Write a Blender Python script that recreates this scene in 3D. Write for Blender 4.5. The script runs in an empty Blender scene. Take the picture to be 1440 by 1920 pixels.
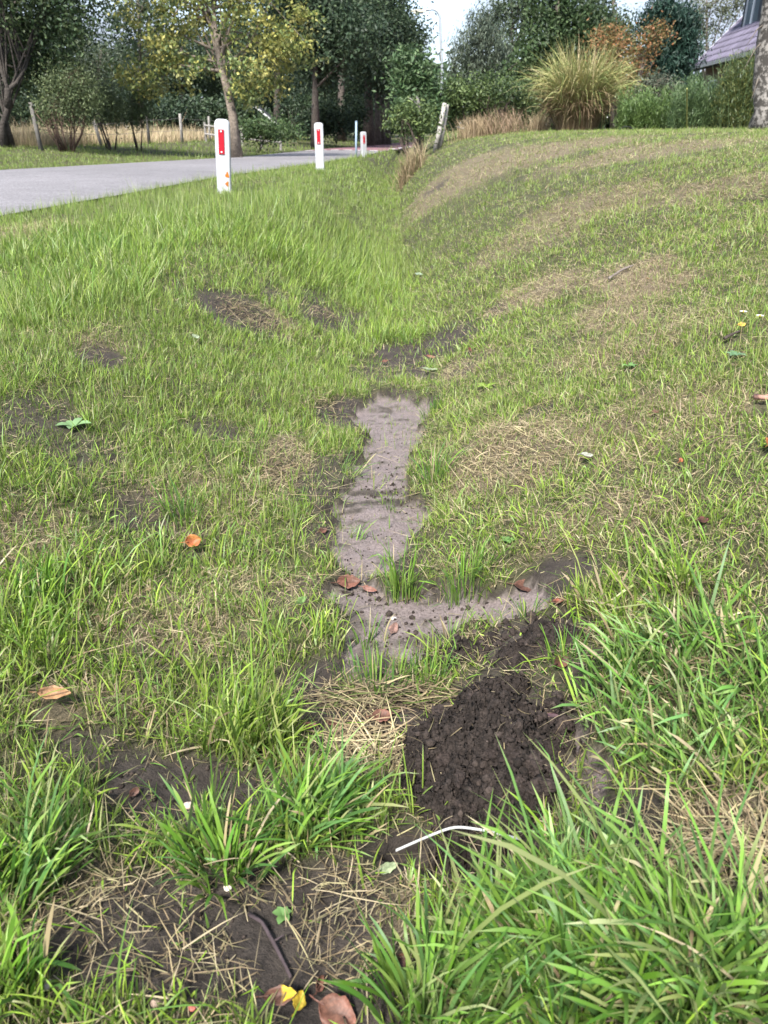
import bpy, math, random
import numpy as np
R = math.radians
rng = np.random.default_rng(7)
random.seed(7)
scene = bpy.context.scene
col = scene.collection

# ------------------------------------------------------------------ camera
CAM = np.array([0.0, 0.0, 0.61])
PITCH = R(26.5)
FPX = 1442.0
cd = bpy.data.cameras.new('camera'); cam = bpy.data.objects.new('camera', cd); col.objects.link(cam)
cam.location = CAM; cam.rotation_euler = (math.pi/2 - PITCH, 0, 0)
cd.sensor_fit = 'VERTICAL'; cd.sensor_height = 7.6; cd.sensor_width = 5.7; cd.lens = 7.6*FPX/1920
cd.clip_start = 0.02; cd.clip_end = 3000
cd.dof.use_dof = True; cd.dof.focus_distance = 1.75; cd.dof.aperture_fstop = 2.0
scene.camera = cam

# ------------------------------------------------------------------ light
SUN_EL, SUN_AZ = R(52), R(200)        # azimuth clockwise from +Y: behind the camera
w = bpy.data.worlds.new('World'); scene.world = w; w.use_nodes = True
nt = w.node_tree; nt.nodes.clear()
o = nt.nodes.new('ShaderNodeOutputWorld'); bg = nt.nodes.new('ShaderNodeBackground')
sky = nt.nodes.new('ShaderNodeTexSky'); sky.sky_type = 'NISHITA'; sky.sun_disc = False
sky.sun_elevation = SUN_EL; sky.sun_rotation = SUN_AZ; sky.air_density = 1.0; sky.dust_density = .5
tc = nt.nodes.new('ShaderNodeTexCoord'); nz = nt.nodes.new('ShaderNodeTexNoise'); nz.inputs['Scale'].default_value = 3.2
nz.inputs['Detail'].default_value = 7; nz.inputs['Roughness'].default_value = .58
mp = nt.nodes.new('ShaderNodeMapping'); mp.inputs['Scale'].default_value = (1, 1, 2.2)
cr = nt.nodes.new('ShaderNodeValToRGB'); cr.color_ramp.elements[0].position = .36; cr.color_ramp.elements[1].position = .60; cr.color_ramp.elements[0].color = (.62, .62, .62, 1)
mx = nt.nodes.new('ShaderNodeMix'); mx.data_type = 'RGBA'
mx.inputs['B'].default_value = (1.10, 1.24, 1.52, 1)
nt.links.new(tc.outputs['Generated'], mp.inputs['Vector']); nt.links.new(mp.outputs[0], nz.inputs['Vector'])
nt.links.new(nz.outputs['Fac'], cr.inputs['Fac']); nt.links.new(cr.outputs['Color'], mx.inputs['Factor'])
nt.links.new(sky.outputs[0], mx.inputs['A']); nt.links.new(mx.outputs['Result'], bg.inputs['Color'])
bg.inputs['Strength'].default_value = 0.085
nt.links.new(bg.outputs[0], o.inputs['Surface'])
sd = bpy.data.lights.new('sun', 'SUN'); sd.energy = 1.5; sd.angle = R(10); sd.color = (1, .96, .9)
so = bpy.data.objects.new('sun', sd); col.objects.link(so)
so.rotation_euler = (math.pi/2 - SUN_EL, 0, math.pi - SUN_AZ); so.location = (0, 0, 30)
vs = scene.view_settings; vs.view_transform = 'Standard'; vs.look = 'None'; vs.gamma = 1; vs.exposure = 3.03
scene.render.engine = 'CYCLES'
cy = scene.cycles; cy.max_bounces = 4; cy.diffuse_bounces = 2; cy.glossy_bounces = 1; cy.transmission_bounces = 2
cy.transparent_max_bounces = 4; cy.use_denoising = True

# ------------------------------------------------------------------ helpers
def ray(px, py):
    a, b = (px-720)/FPX, (960-py)/FPX
    c, s = math.cos(PITCH), math.sin(PITCH)
    return np.array([a, b*s + c, b*c - s])
def P(px, py, Y):                     # the point Y metres ahead along the line of sight
    d = ray(px, py); return CAM + d*(Y/d[1])
def sst(a, b, x):
    t = np.clip((x-a)/(b-a), 0, 1); return t*t*(3-2*t)
TAB = np.random.default_rng(1234).uniform(0, 1, 512*512).astype(np.float32)
def hsh(ix, iy, s):
    v = np.sin(ix*127.1 + iy*311.7 + s*74.7)*43758.5453; return v - np.floor(v)
def vn(x, y, s=0):
    fx, fy = np.floor(x), np.floor(y); ix, iy = fx.astype(np.int32)+s*37, fy.astype(np.int32)+s*101; fx, fy = x-fx, y-fy
    fx = fx*fx*(3-2*fx); fy = fy*fy*(3-2*fy)
    i0, i1, j0, j1 = ix & 511, (ix+1) & 511, (iy & 511)*512, ((iy+1) & 511)*512
    a, b, c, d = TAB[j0+i0], TAB[j0+i1], TAB[j1+i0], TAB[j1+i1]
    return a + (b-a)*fx + (c-a)*fy + (a-b-c+d)*fx*fy
def fbm(x, y, s=0, o=4, g=.5):
    t, a, n = 0, 1, 0
    for k in range(o):
        t = t + a*vn(x*2**k + 17*k, y*2**k - 9*k, s+k); n += a; a *= g
    return t/n - .5
def link(name, me, mat=None, parent=None):
    ob = bpy.data.objects.new(name, me); col.objects.link(ob)
    if mat is not None and me is not None and not me.materials: me.materials.append(mat)
    if parent is not None: ob.parent = parent
    return ob
def tag(ob, label=None, cat=None, group=None, kind=None):
    for k, v in (('label', label), ('category', cat), ('group', group), ('kind', kind)):
        if v: ob[k] = v
    return ob
def empty(name, loc=(0, 0, 0), rz=0):
    ob = bpy.data.objects.new(name, None); col.objects.link(ob); ob.location = tuple(float(v) for v in loc)
    ob.rotation_euler = (0, 0, rz); ob.empty_display_size = .1; return ob
def mesh(name, V, quads=None, tris=None, C=None, smooth=True, extra=None):
    V = np.asarray(V, np.float32); me = bpy.data.meshes.new(name)
    loops, tot = [], []
    if quads is not None and len(quads): q = np.asarray(quads, np.int32); loops.append(q.ravel()); tot.append(np.full(len(q), 4, np.int32))
    if tris is not None and len(tris): t = np.asarray(tris, np.int32); loops.append(t.ravel()); tot.append(np.full(len(t), 3, np.int32))
    loops = np.concatenate(loops); tot = np.concatenate(tot)
    me.vertices.add(len(V)); me.vertices.foreach_set('co', V.ravel())
    me.loops.add(len(loops)); me.loops.foreach_set('vertex_index', loops)
    me.polygons.add(len(tot)); st = np.zeros(len(tot), np.int32); st[1:] = np.cumsum(tot)[:-1]
    me.polygons.foreach_set('loop_start', st)
    me.update(calc_edges=True)
    me.polygons.foreach_set('use_smooth', np.full(len(tot), smooth))
    for nm, A in ((('Col', C),) + tuple((extra or {}).items())):
        if A is not None:
            at = me.attributes.new(nm, 'FLOAT_COLOR', 'POINT')
            A4 = np.ones((len(V), 4), np.float32); A4[:, :3] = A; at.data.foreach_set('color', A4.ravel())
    me.validate(); return me
class MB:                              # collects simple shapes as ONE mesh
    def __init__(s): s.V, s.Q, s.T, s.C, s.n = [], [], [], [], 0
    def add(s, V, Q=(), T=(), c=(1, 1, 1)):
        V = np.asarray(V, float); s.V.append(V)
        if len(Q): s.Q.append(np.asarray(Q)+s.n)
        if len(T): s.T.append(np.asarray(T)+s.n)
        c = np.asarray(c, float); s.C.append(np.broadcast_to(c, (len(V), 3))); s.n += len(V)
    def box(s, c, d, rz=0, col=(1, 1, 1), M=None):
        v = np.array([[x, y, z] for x in (-.5, .5) for y in (-.5, .5) for z in (-.5, .5)])*np.asarray(d)
        cc, ss = math.cos(rz), math.sin(rz)
        v = np.c_[v[:, 0]*cc - v[:, 1]*ss, v[:, 0]*ss + v[:, 1]*cc, v[:, 2]]
        s.hexa(v + np.asarray(c), col)
    def hexa(s, v, col=(1, 1, 1)):
        s.add(v, [(0, 1, 3, 2), (4, 6, 7, 5), (0, 4, 5, 1), (2, 3, 7, 6), (0, 2, 6, 4), (1, 5, 7, 3)], c=col)
    def tube(s, pts, rad, n=7, col=(1, 1, 1), cap=True):
        pts = np.asarray(pts, float); rad = np.broadcast_to(rad, (len(pts),)); rings = []
        for i, p in enumerate(pts):
            t = pts[min(i+1, len(pts)-1)] - pts[max(i-1, 0)]; t = t/(np.linalg.norm(t)+1e-9)
            a = np.cross(t, (0, 1, 0)) if abs(t[1]) < .9 else np.cross(t, (1, 0, 0)); a /= np.linalg.norm(a); b = np.cross(t, a)
            ang = np.arange(n)*2*math.pi/n
            rings.append(p + rad[i]*(np.cos(ang)[:, None]*a + np.sin(ang)[:, None]*b))
        Q = [(i*n+j, i*n+(j+1) % n, (i+1)*n+(j+1) % n, (i+1)*n+j) for i in range(len(pts)-1) for j in range(n)]
        V = np.concatenate(rings); T = []
        if cap:
            V = np.vstack([V, pts[0], pts[-1]]); m = len(pts)*n
            T = [(m, (j+1) % n, j) for j in range(n)] + [(m+1, m-n+j, m-n+(j+1) % n) for j in range(n)]
        s.add(V, Q, T, col)
    def build(s, name, mat, parent=None, org=(0, 0, 0), smooth=False):
        me = mesh(name, np.concatenate(s.V)-np.asarray(org), np.concatenate(s.Q) if s.Q else None, np.concatenate(s.T) if s.T else None,
                  np.concatenate(s.C), smooth)
        return link(name, me, mat, parent)

# ------------------------------------------------------------------ materials
def mat(name, base=(.5, .5, .5), rough=.8, attr=False, noise=None, bump=None, spec=.3, trans=0, metal=0):
    m = bpy.data.materials.new(name); m.use_nodes = True; t = m.node_tree; N, L = t.nodes, t.links
    b = N['Principled BSDF']; b.inputs['Roughness'].default_value = rough; b.inputs['Specular IOR Level'].default_value = spec
    b.inputs['Metallic'].default_value = metal
    if attr:
        a = N.new('ShaderNodeAttribute'); a.attribute_name = 'Col'; src = a.outputs['Color']
        if tuple(base) != (1, 1, 1):
            mm = N.new('ShaderNodeMix'); mm.data_type = 'RGBA'; mm.blend_type = 'MULTIPLY'; mm.inputs['Factor'].default_value = 1
            mm.inputs['B'].default_value = (*base, 1); L.new(src, mm.inputs['A']); src = mm.outputs['Result']
    else:
        c = N.new('ShaderNodeRGB'); c.outputs[0].default_value = (*base, 1); src = c.outputs[0]
    tcn = N.new('ShaderNodeTexCoord')
    if noise:
        for (sc, amt) in noise:
            n = N.new('ShaderNodeTexNoise'); n.inputs['Scale'].default_value = sc; n.inputs['Detail'].default_value = 5
            L.new(tcn.outputs['Object'], n.inputs['Vector'])
            mr = N.new('ShaderNodeMapRange'); mr.inputs['From Min'].default_value = .3; mr.inputs['From Max'].default_value = .7
            mr.inputs['To Min'].default_value = 1-amt; mr.inputs['To Max'].default_value = 1+amt
            L.new(n.outputs['Fac'], mr.inputs['Value'])
            mm = N.new('ShaderNodeMix'); mm.data_type = 'RGBA'; mm.blend_type = 'MULTIPLY'; mm.inputs['Factor'].default_value = 1
            L.new(src, mm.inputs['A']); L.new(mr.outputs[0], mm.inputs['B']); src = mm.outputs['Result']
    L.new(src, b.inputs['Base Color'])
    if bump:
        n = N.new('ShaderNodeTexNoise'); n.inputs['Scale'].default_value = bump[0]; n.inputs['Detail'].default_value = 6
        L.new(tcn.outputs['Object'], n.inputs['Vector']); bp = N.new('ShaderNodeBump'); bp.inputs['Strength'].default_value = bump[1]
        bp.inputs['Distance'].default_value = bump[2]; L.new(n.outputs['Fac'], bp.inputs['Height']); L.new(bp.outputs[0], b.inputs['Normal'])
    if trans:
        tr = N.new('ShaderNodeBsdfTranslucent'); L.new(src, tr.inputs['Color']); ms = N.new('ShaderNodeMixShader')
        ms.inputs[0].default_value = trans; L.new(b.outputs[0], ms.inputs[1]); L.new(tr.outputs[0], ms.inputs[2])
        L.new(ms.outputs[0], N['Material Output'].inputs['Surface'])
    return m
M = {}
M['grass'] = mat('grass_blade', (1, 1, 1), .45, True, trans=.38, spec=.4)
M['straw'] = mat('straw', (1, 1, 1), .7, True, trans=.15, spec=.2)
M['leaf'] = mat('foliage', (1, 1, 1), .5, True, trans=.3, spec=.3)
M['bark'] = mat('bark', (1, 1, 1), .9, True, [(6, .3), (25, .35)], (22, .8, .03))
M['dead'] = mat('fallen_leaf', (1, 1, 1), .55, True, [(90, .3), (350, .25)], (160, .4, .002), trans=.12)
M['white'] = mat('white_plastic', (.40, .41, .42), .5, False, [(5, .10), (22, .08), (90, .06)], (40, .08, .002))
M['red'] = mat('red_reflector', (.36, .006, .018), .3, False, [(60, .1)], spec=.5)
M['rivet'] = mat('rivet', (.75, .75, .75), .35)
M['orange'] = mat('orange_paint', (.36, .11, .01), .6, False, [(60, .3)])
M['wood'] = mat('weathered_wood', (1, 1, 1), .9, True, [(7, .25), (60, .3)], (45, .6, .01))
M['steel'] = mat('galvanised_steel', (.42, .45, .48), .45, False, [(5, .08)], metal=.4)
M['blue'] = mat('blue_grey_metal', (.25, .33, .42), .5, False, [(8, .08)])
M['soil'] = mat('dark_soil', (1, 1, 1), .95, True, [(60, .35), (240, .35)], (260, 1, .006), spec=.2)
M['stone'] = mat('pebble', (1, 1, 1), .7, True, [(120, .2)], (200, .3, .002))
M['strip'] = mat('white_strip', (.34, .34, .33), .5, False, [(60, .06)])

# ------------------------------------------------------------------ terrain
def ip(y, a, b): return np.interp(y, a, b)
def axis(y): return ip(y, [0, 1, 2, 4, 9, 20, 40, 80], [.03, .02, .0, .09, .1, .25, .9, 3])
def x_near(y): return ip(y, [-60, -5, 0, 3, 6.4, 11.6, 19, 33, 42, 55, 80, 140], [-12, -4.5, -3.85, -3.45, -3.0, -2.35, -1.44, -.05, 1.6, 5.2, 14, 44])
def x_far(y): return ip(y, [-60, 0, 14.5, 24, 36, 53, 70, 90, 140], [-17, -8.6, -6.6, -4.6, -3.0, .66, 6, 14, 34])
def z_road(y): return ip(y, [-60, 0, 12, 27, 40, 200], [0, 0, 0, -.17, -.2, -.2])
def H0(x, y):
    zr = z_road(y); e, ef, a = x_near(y), x_far(y), axis(y)
    fl = zr - np.interp(y, [0, 2, 4, 8, 20, 40], [.23, .28, .41, .49, .50, .30]) + .05*sst(.95, .35, y)
    wl = np.minimum(np.interp(y, [0, 3, 8], [1.3, 1.2, 1.0]), np.maximum(a - .1 - e - .3, .25))
    zl = fl + (zr - .02 - fl)*sst(0, 1, (a - .10 - x)/wl)
    u = np.maximum(x - a - .10, 0)
    zrt = fl + (.59 + .4*zr - fl)*(1-np.exp(-u/np.interp(y, [0, 3, 6, 10, 16], [1.85, 1.7, 1.2, .95, .85])))
    z = np.where(x > a, zrt, zl)
    v = np.maximum(ef - x, 0)
    zfar = zr - .03 + .34*sst(0, 5, v)
    z = np.where(x < e, zr - .04, z); z = np.where(x < ef, zfar, z)
    return z
def G(px, py, dz=0):                   # the ground point seen at a pixel of the photograph
    d = ray(px, py); t0 = .15
    t = np.concatenate([np.arange(.2, 6, .004), np.arange(6, 80, .05)])
    p = CAM + t[:, None]*d; h = H0(p[:, 0], p[:, 1]) + dz
    k = np.argmax(p[:, 2] < h); return np.array([p[k, 0], p[k, 1], h[k]-dz])
def px_per_m(p):
    v = np.asarray(p) - CAM; return FPX/(v[1]*math.cos(PITCH) - v[2]*math.sin(PITCH))
def ells(lst):
    out = []
    for (px, py, rx, ry, *s) in lst:
        c = G(px, py); a = G(px, min(py+ry, 2100)); b = G(px, max(py-ry, 268))
        out.append((c[0], (a[1]+b[1])/2, rx/px_per_m(c), max(abs(b[1]-a[1])/2, .01), s[0] if s else 1.0))
    return out
def field(E, x, y, amp=.03):
    s = amp*(1+np.clip(y, 0, 12)*.25)
    s = s*(1+sst(5, 12, y)); wx = x + s*fbm(x*9, y*9, 3)*2 + .35*s*fbm(x*40, y*40, 5)*2; wy = y + s*fbm(x*9, y*9, 8)*2 + .35*s*fbm(x*40, y*40, 11)*2
    out = np.zeros_like(x)
    for (cx, cy_, rx, ry, st) in E:
        m = (np.abs(wx-cx) < rx*1.35) & (np.abs(wy-cy_) < ry*1.35)
        if m.any():
            d = np.sqrt(((wx[m]-cx)/rx)**2 + ((wy[m]-cy_)/ry)**2)
            out[m] = np.maximum(out[m], st*(1-sst(.75, 1.2, d)))
    return out
MUD = ells([(732, 765, 76, 32), (733, 810, 66, 42), (722, 860, 68, 48), (712, 905, 74, 44), (715, 960, 92, 50), (690, 1010, 76, 50),
            (662, 1110, 76, 52), (740, 1140, 104, 48), (850, 1145, 96, 48), (962, 1115, 78, 44), (695, 1190, 68, 62), (785, 1185, 85, 40),
            (690, 1240, 50, 40), (1108, 1440, 34, 70, .8), (1065, 1340, 28, 55, .75), (775, 702, 34, 11, .9), (690, 768, 40, 16)])
SOIL = ells([(640, 775, 50, 25), (600, 910, 45, 60, .7), (600, 990, 30, 40, .8), (660, 1290, 140, 55), (740, 1360, 170, 60), (900, 1400, 150, 150), (1010, 1200, 110, 50),
             (840, 1600, 180, 60), (360, 1480, 190, 75), (200, 1420, 120, 40, .8), (330, 1780, 300, 130), (560, 1700, 180, 90), (620, 1860, 160, 110),
             (1360, 1640, 120, 120), (1190, 1560, 110, 90, .9), (1040, 1080, 90, 35), (1100, 1290, 45, 80, .9), (60, 790, 90, 60, .72), (170, 850, 60, 40, .6), (190, 675, 50, 24), (800, 662, 105, 28), (860, 690, 50, 20, .8), (700, 700, 40, 22, .7),
             (650, 610, 40, 30, .7), (455, 590, 75, 34, 1), (605, 600, 45, 28, 1), (510, 555, 30, 14, .8), (575, 550, 22, 12, .8), (275, 960, 60, 40, .7), (395, 800, 40, 25, .7), (515, 880, 40, 50, .6),
             (930, 585, 24, 14, .8), (1020, 770, 40, 12, .7), (825, 347, 22, 6, .8), (750, 1020, 60, 60, .7), (1415, 375, 22, 10, .8), (960, 860, 70, 30, .4), (560, 1130, 60, 60, .4)])
DRY = ells([(1190, 530, 80, 40), (1010, 545, 90, 28, .9), (1160, 590, 60, 30, .8), (1000, 450, 120, 26, .5), (1110, 385, 150, 30, .65), (900, 318, 140, 30, .75), (1010, 290, 220, 16, .8),
            (1250, 275, 240, 16, .8), (1350, 355, 150, 22, .6), (960, 850, 110, 60, .8), (1080, 820, 70, 35, .7), (1200, 640, 160, 40, .45), (1250, 800, 180, 70, .5), (1100, 980, 130, 50, .5),
            (500, 600, 70, 25, .8), (60, 440, 90, 25, .9), (600, 470, 60, 25, .3), (280, 1160, 160, 80, .6), (150, 1330, 130, 60, .6), (520, 870, 60, 60, .7), (480, 1100, 110, 50, .45),
            (1360, 1600, 120, 90, .9), (620, 1320, 100, 40, .8), (80, 1720, 120, 110, .7), (600, 1730, 170, 90, .9), (330, 1790, 270, 130, .65), (1300, 1200, 140, 80, .35), (200, 650, 60, 30, .5),
            (870, 690, 40, 20, .8), (380, 945, 120, 60, .4), (700, 1400, 90, 60, .6), (60, 1000, 90, 70, .5)])
LUSH = ells([(1110, 1780, 310, 140, 1), (1330, 1840, 200, 120, .95), (1080, 1640, 90, 60, .6), (870, 1870, 150, 110, .8), (600, 1560, 110, 45, .6), (430, 1620, 120, 40, .6), (40, 1600, 90, 90, .6), (1310, 1340, 200, 190, .75),
             (1200, 1130, 140, 70, .5), (180, 470, 180, 45, .5), (480, 430, 300, 60, .35), (120, 560, 140, 70, .4),
             (480, 1380, 120, 45, .5), (110, 1130, 110, 120, .35), (760, 640, 70, 18, .3), (880, 640, 100, 50, .25)])
HOLE = ells([(835, 1592, 120, 26)])
def mudf(x, y): return np.clip(field(MUD, x, y, .046)*(1+.7*fbm(x*26, y*26, 141)), 0, 1)
def soilf(x, y): return field(SOIL, x, y, .035)
def dryf(x, y): return field(DRY, x, y, .06)
def lushf(x, y): return field(LUSH, x, y, .05)
def H(x, y, mud=None):
    z = H0(x, y); r = (x < x_near(y)+.05) & (x > x_far(y)-.05)
    if mud is None: mud = mudf(x, y)
    n = .05*fbm(x*1.7, y*1.7, 21) + .035*fbm(x*6, y*6, 31) + .016*fbm(x*22, y*22, 41)
    n = n*(1-.75*mud) - .035*sst(.15, .7, mud) + mud*.022*fbm(x*9, y*9, 51) + mud*.012*fbm(x*55, y*55, 61)
    so = soilf(x, y); n = n + so*(1-mud)*(.014*fbm(x*45, y*45, 71) + .008*fbm(x*110, y*110, 81) - .008)
    n = n - .10*field(HOLE, x, y, .012)
    return z + np.where(r, 0, n*np.clip(1.2-y*.01, .3, 1))
def spaced(lo, hi, step, grow, far_lo, far_hi):
    a = list(np.arange(lo, hi, step)); s = step
    while a[-1] < far_hi: s *= grow; a.append(a[-1]+s)
    b = []; s = step; v = lo
    while v > far_lo: s *= grow; v -= s; b.append(v)
    return np.array(b[::-1]+a)
gx = spaced(-.75, .95, .0105, 1.08, -400, 400); gy = spaced(.3, 2.6, .0105, 1.05, -200, 900)
XX, YY = np.meshgrid(gx, gy); xf, yf = XX.ravel(), YY.ravel()
mu, soi, dr = mudf(xf, yf), soilf(xf, yf), dryf(xf, yf)
zf = H(xf, yf, mu); mcore = sst(.5, .8, mu+.35*fbm(xf*30, yf*30, 131)); brk = np.clip((fbm(xf*11, yf*26, 135, 5, .65)-.10)*9, 0, 1)*.85; brk = np.maximum(brk, field(ells([(705, 897, 62, 7, .9), (735, 918, 50, 9, .9), (660, 1150, 40, 30, .6), (820, 1185, 90, 20, .8), (690, 1215, 30, 40, .6)]), xf, yf, .03))
nx, ny = len(gx), len(gy); ii = np.arange(nx*ny).reshape(ny, nx)
Q = np.stack([ii[:-1, :-1], ii[:-1, 1:], ii[1:, 1:], ii[1:, :-1]], -1).reshape(-1, 4)
def ground_material():
    m = bpy.data.materials.new('ground'); m.use_nodes = True; t = m.node_tree; N, L = t.nodes, t.links; b = N['Principled BSDF']
    a = N.new('ShaderNodeAttribute'); a.attribute_name = 'Mask'; sp = N.new('ShaderNodeSeparateColor'); L.new(a.outputs['Color'], sp.inputs[0])
    tcn = N.new('ShaderNodeTexCoord')
    def noi(sc, d=6, rg=.6):
        n = N.new('ShaderNodeTexNoise'); n.inputs['Scale'].default_value = sc; n.inputs['Detail'].default_value = d; n.inputs['Roughness'].default_value = rg
        L.new(tcn.outputs['Object'], n.inputs['Vector']); return n.outputs['Fac']
    def ramp(f, stops):
        r = N.new('ShaderNodeValToRGB'); e = r.color_ramp.elements
        while len(e) < len(stops): e.new(.5)
        for k, (p, c) in enumerate(stops): e[k].position = p; e[k].color = (*c, 1)
        L.new(f, r.inputs['Fac']); return r.outputs['Color']
    def mix(f, A, B):
        q = N.new('ShaderNodeMix'); q.data_type = 'RGBA'; L.new(f, q.inputs['Factor']); L.new(A, q.inputs['A']); L.new(B, q.inputs['B']); return q.outputs['Result']
    big = noi(1.3); fine = noi(85, 8, .7); mid = noi(22)
    hi = noi(380, 6, .75)
    turf = mix(hi, ramp(big, [(.35, (.022, .030, .012)), (.65, (.040, .052, .016))]), ramp(fine, [(.3, (.035, .028, .018)), (.55, (.085, .072, .04)), (.72, (.20, .165, .10))]))  # turf colour painted dark to include shade between the blades, with straw-coloured specks
    soilc = mix(hi, ramp(fine, [(.3, (.014, .010, .008)), (.5, (.032, .025, .021)), (.72, (.075, .060, .050))]), ramp(mid, [(.35, (.03, .024, .02)), (.65, (.075, .062, .052))]))
    mudc = mix(mid, ramp(fine, [(.3, (.150, .118, .113)), (.7, (.290, .232, .222))]), ramp(noi(170, 4, .6), [(.35, (.085, .068, .064)), (.62, (.195, .163, .152))]))
    dryc = ramp(hi, [(.32, (.06, .046, .03)), (.5, (.16, .12, .08)), (.68, (.34, .27, .18))])
    c = mix(sp.outputs['Blue'], turf, dryc); c = mix(sp.outputs['Green'], c, soilc); c = mix(sp.outputs['Red'], c, mudc)
    L.new(c, b.inputs['Base Color'])
    rr = N.new('ShaderNodeMapRange'); rr.inputs['To Min'].default_value = .95; rr.inputs['To Max'].default_value = .48; L.new(sp.outputs['Red'], rr.inputs['Value'])
    L.new(rr.outputs[0], b.inputs['Roughness']); b.inputs['Specular IOR Level'].default_value = .3
    bp = N.new('ShaderNodeBump'); bp.inputs['Strength'].default_value = 1; bp.inputs['Distance'].default_value = .008; L.new(noi(210, 6, .65), bp.inputs['Height'])
    L.new(bp.outputs[0], b.inputs['Normal']); return m
gm = mesh('ground', np.c_[xf, yf, zf], Q, extra={'Mask': np.c_[mcore*(1-brk), np.clip(np.maximum(np.maximum(soi, sst(.1, .45, mu))*(1-mcore), mcore*brk), 0, 1), dr*.8]})
tag(link('ground', gm, ground_material()), kind='structure')

# ------------------------------------------------------------------ road
def road_strip(name, y0, y1, dz, m, inset=0, n=160):
    ys = np.linspace(y0, y1, n); V = []
    for y in ys:
        a, b = x_far(y)+inset, x_near(y)-inset
        wob = .05*float(fbm(np.array([y*1.3]), np.array([2.0]), 5)[0])
        for k in range(7):
            t = k/6; x = a+(b-a)*t + (wob if k in (0, 6) else 0)
            V.append((x, y, z_road(y)+dz+.035*(1-(2*t-1)**2)))
    Qr = [(i*7+k, i*7+k+1, (i+1)*7+k+1, (i+1)*7+k) for i in range(n-1) for k in range(6)]
    return tag(link(name, mesh(name, V, Qr), m), kind='structure')
asph = mat('asphalt', (.172, .163, .170), .85, False, [(.35, .16), (3, .10), (38, .35), (120, .4)], (120, 1, .012))
redas = mat('red_asphalt', (.17, .09, .10), .85, False, [(.6, .1), (60, .2)], (180, .6, .006))
road_strip('road', -50, 130, 0, asph, 0, 300)
road_strip('red_road_table', 33.4, 60, .006, redas, .1, 60)
mk = mat('road_paint', (.62, .62, .62), .7, False, [(3, .15)])
dl = tag(empty('dashed_road_line', (0, 33, z_road(33))), kind='structure')
def dash(p0, p1, w):
    b = MB(); d = np.array(p1)-p0; d /= np.linalg.norm(d); n_ = np.array([-d[1], d[0]])*w/2
    V = [(*(np.array(q)), ) for q in (p0-n_, np.array(p1)-n_, np.array(p1)+n_, p0+n_)]
    V = [(x, y, z_road(y)+.014+.035*(1-(2*(x-x_far(y))/(x_near(y)-x_far(y))-1)**2)) for x, y in V]
    b.add(V, [(0, 1, 2, 3)]); b.build('dash', mk, dl, dl.location)
for k in range(6):
    x0 = x_far(33)+.35+k*.5; dash(np.array([x0, 33.0]), np.array([x0+.3, 33.05]), .5)
for k in range(5):
    y0 = 36+k*2.2; dash(np.array([x_near(y0)-.25, y0]), np.array([x_near(y0+1.2)-.25, y0+1.2]), .14)

# ------------------------------------------------------------------ grass blades
def blades(root, L, W, az, th, kap, lev, c0, c1, blunt=None, tw=None):
    n = len(root); s = np.linspace(0, 1, lev+1); p = root.copy(); V = np.zeros((n, 2*lev+1, 3)); C = np.zeros((n, 2*lev+1, 3))
    if tw is None: tw = rng.uniform(-1.2, 1.2, n)
    if blunt is None: blunt = np.zeros(n, bool)
    ca, sa = np.cos(az), np.sin(az); kk = np.where(rng.uniform(0, 1, n) < .16, rng.uniform(.5, 1.5, n), 0) if lev > 2 else 0*L; ks = rng.uniform(.4, .8, n)
    for k in range(lev+1):
        t = th + kap*s[k]**1.3 + kk*(s[k] > ks); st, ct = np.sin(t), np.cos(t)
        tan = np.c_[st*ca, st*sa, ct]; nor = np.c_[ct*ca, ct*sa, -st]; hor = np.c_[-sa, ca, 0*ca]
        a = tw*(.4+.6*s[k]); side = np.cos(a)[:, None]*hor + np.sin(a)[:, None]*nor
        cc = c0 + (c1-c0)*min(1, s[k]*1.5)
        if k < lev:
            wd = W*(.75+.25*min(1, s[k]*4))*np.where(blunt, 1-.25*s[k], 1-.75*s[k]**2)
            V[:, 2*k] = p - side*wd[:, None]/2; V[:, 2*k+1] = p + side*wd[:, None]/2; C[:, 2*k] = cc; C[:, 2*k+1] = cc
            last = p.copy(); p = p + tan*(L/lev)[:, None]
        else:
            V[:, 2*lev] = p; C[:, 2*lev] = np.where(blunt[:, None], cc*.5+np.array([.36, .36, .2])*.5, cc)
    b = (np.arange(n)*(2*lev+1))[:, None]
    Qs = [b + np.array([[2*k, 2*k+1, 2*k+3, 2*k+2]]) for k in range(lev-1)]
    T = b + np.array([[2*lev-2, 2*lev-1, 2*lev]])
    return V.reshape(-1, 3), (np.concatenate(Qs) if Qs else np.zeros((0, 4), int)), T, C.reshape(-1, 3)
def join(parts):
    V, Qs, T, C, n = [], [], [], [], 0
    for (v, q, t, c) in parts:
        V.append(v); C.append(c); Qs.append(q+n); T.append(t+n); n += len(v)
    return np.concatenate(V), np.concatenate(Qs), np.concatenate(T), np.concatenate(C)
GREEN = np.array([(.138, .255, .018), (.195, .310, .028), (.088, .185, .020), (.235, .330, .045), (.112, .220, .042)])
STRAW = np.array([(.38, .30, .17), (.47, .39, .25), (.28, .21, .125), (.42, .37, .20)])
keepouts = []          # (x, y, r) clear ground round small things lying on it
BLADES = {'L': [], 'R': []}; THATCH = {'L': [], 'R': []}
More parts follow.
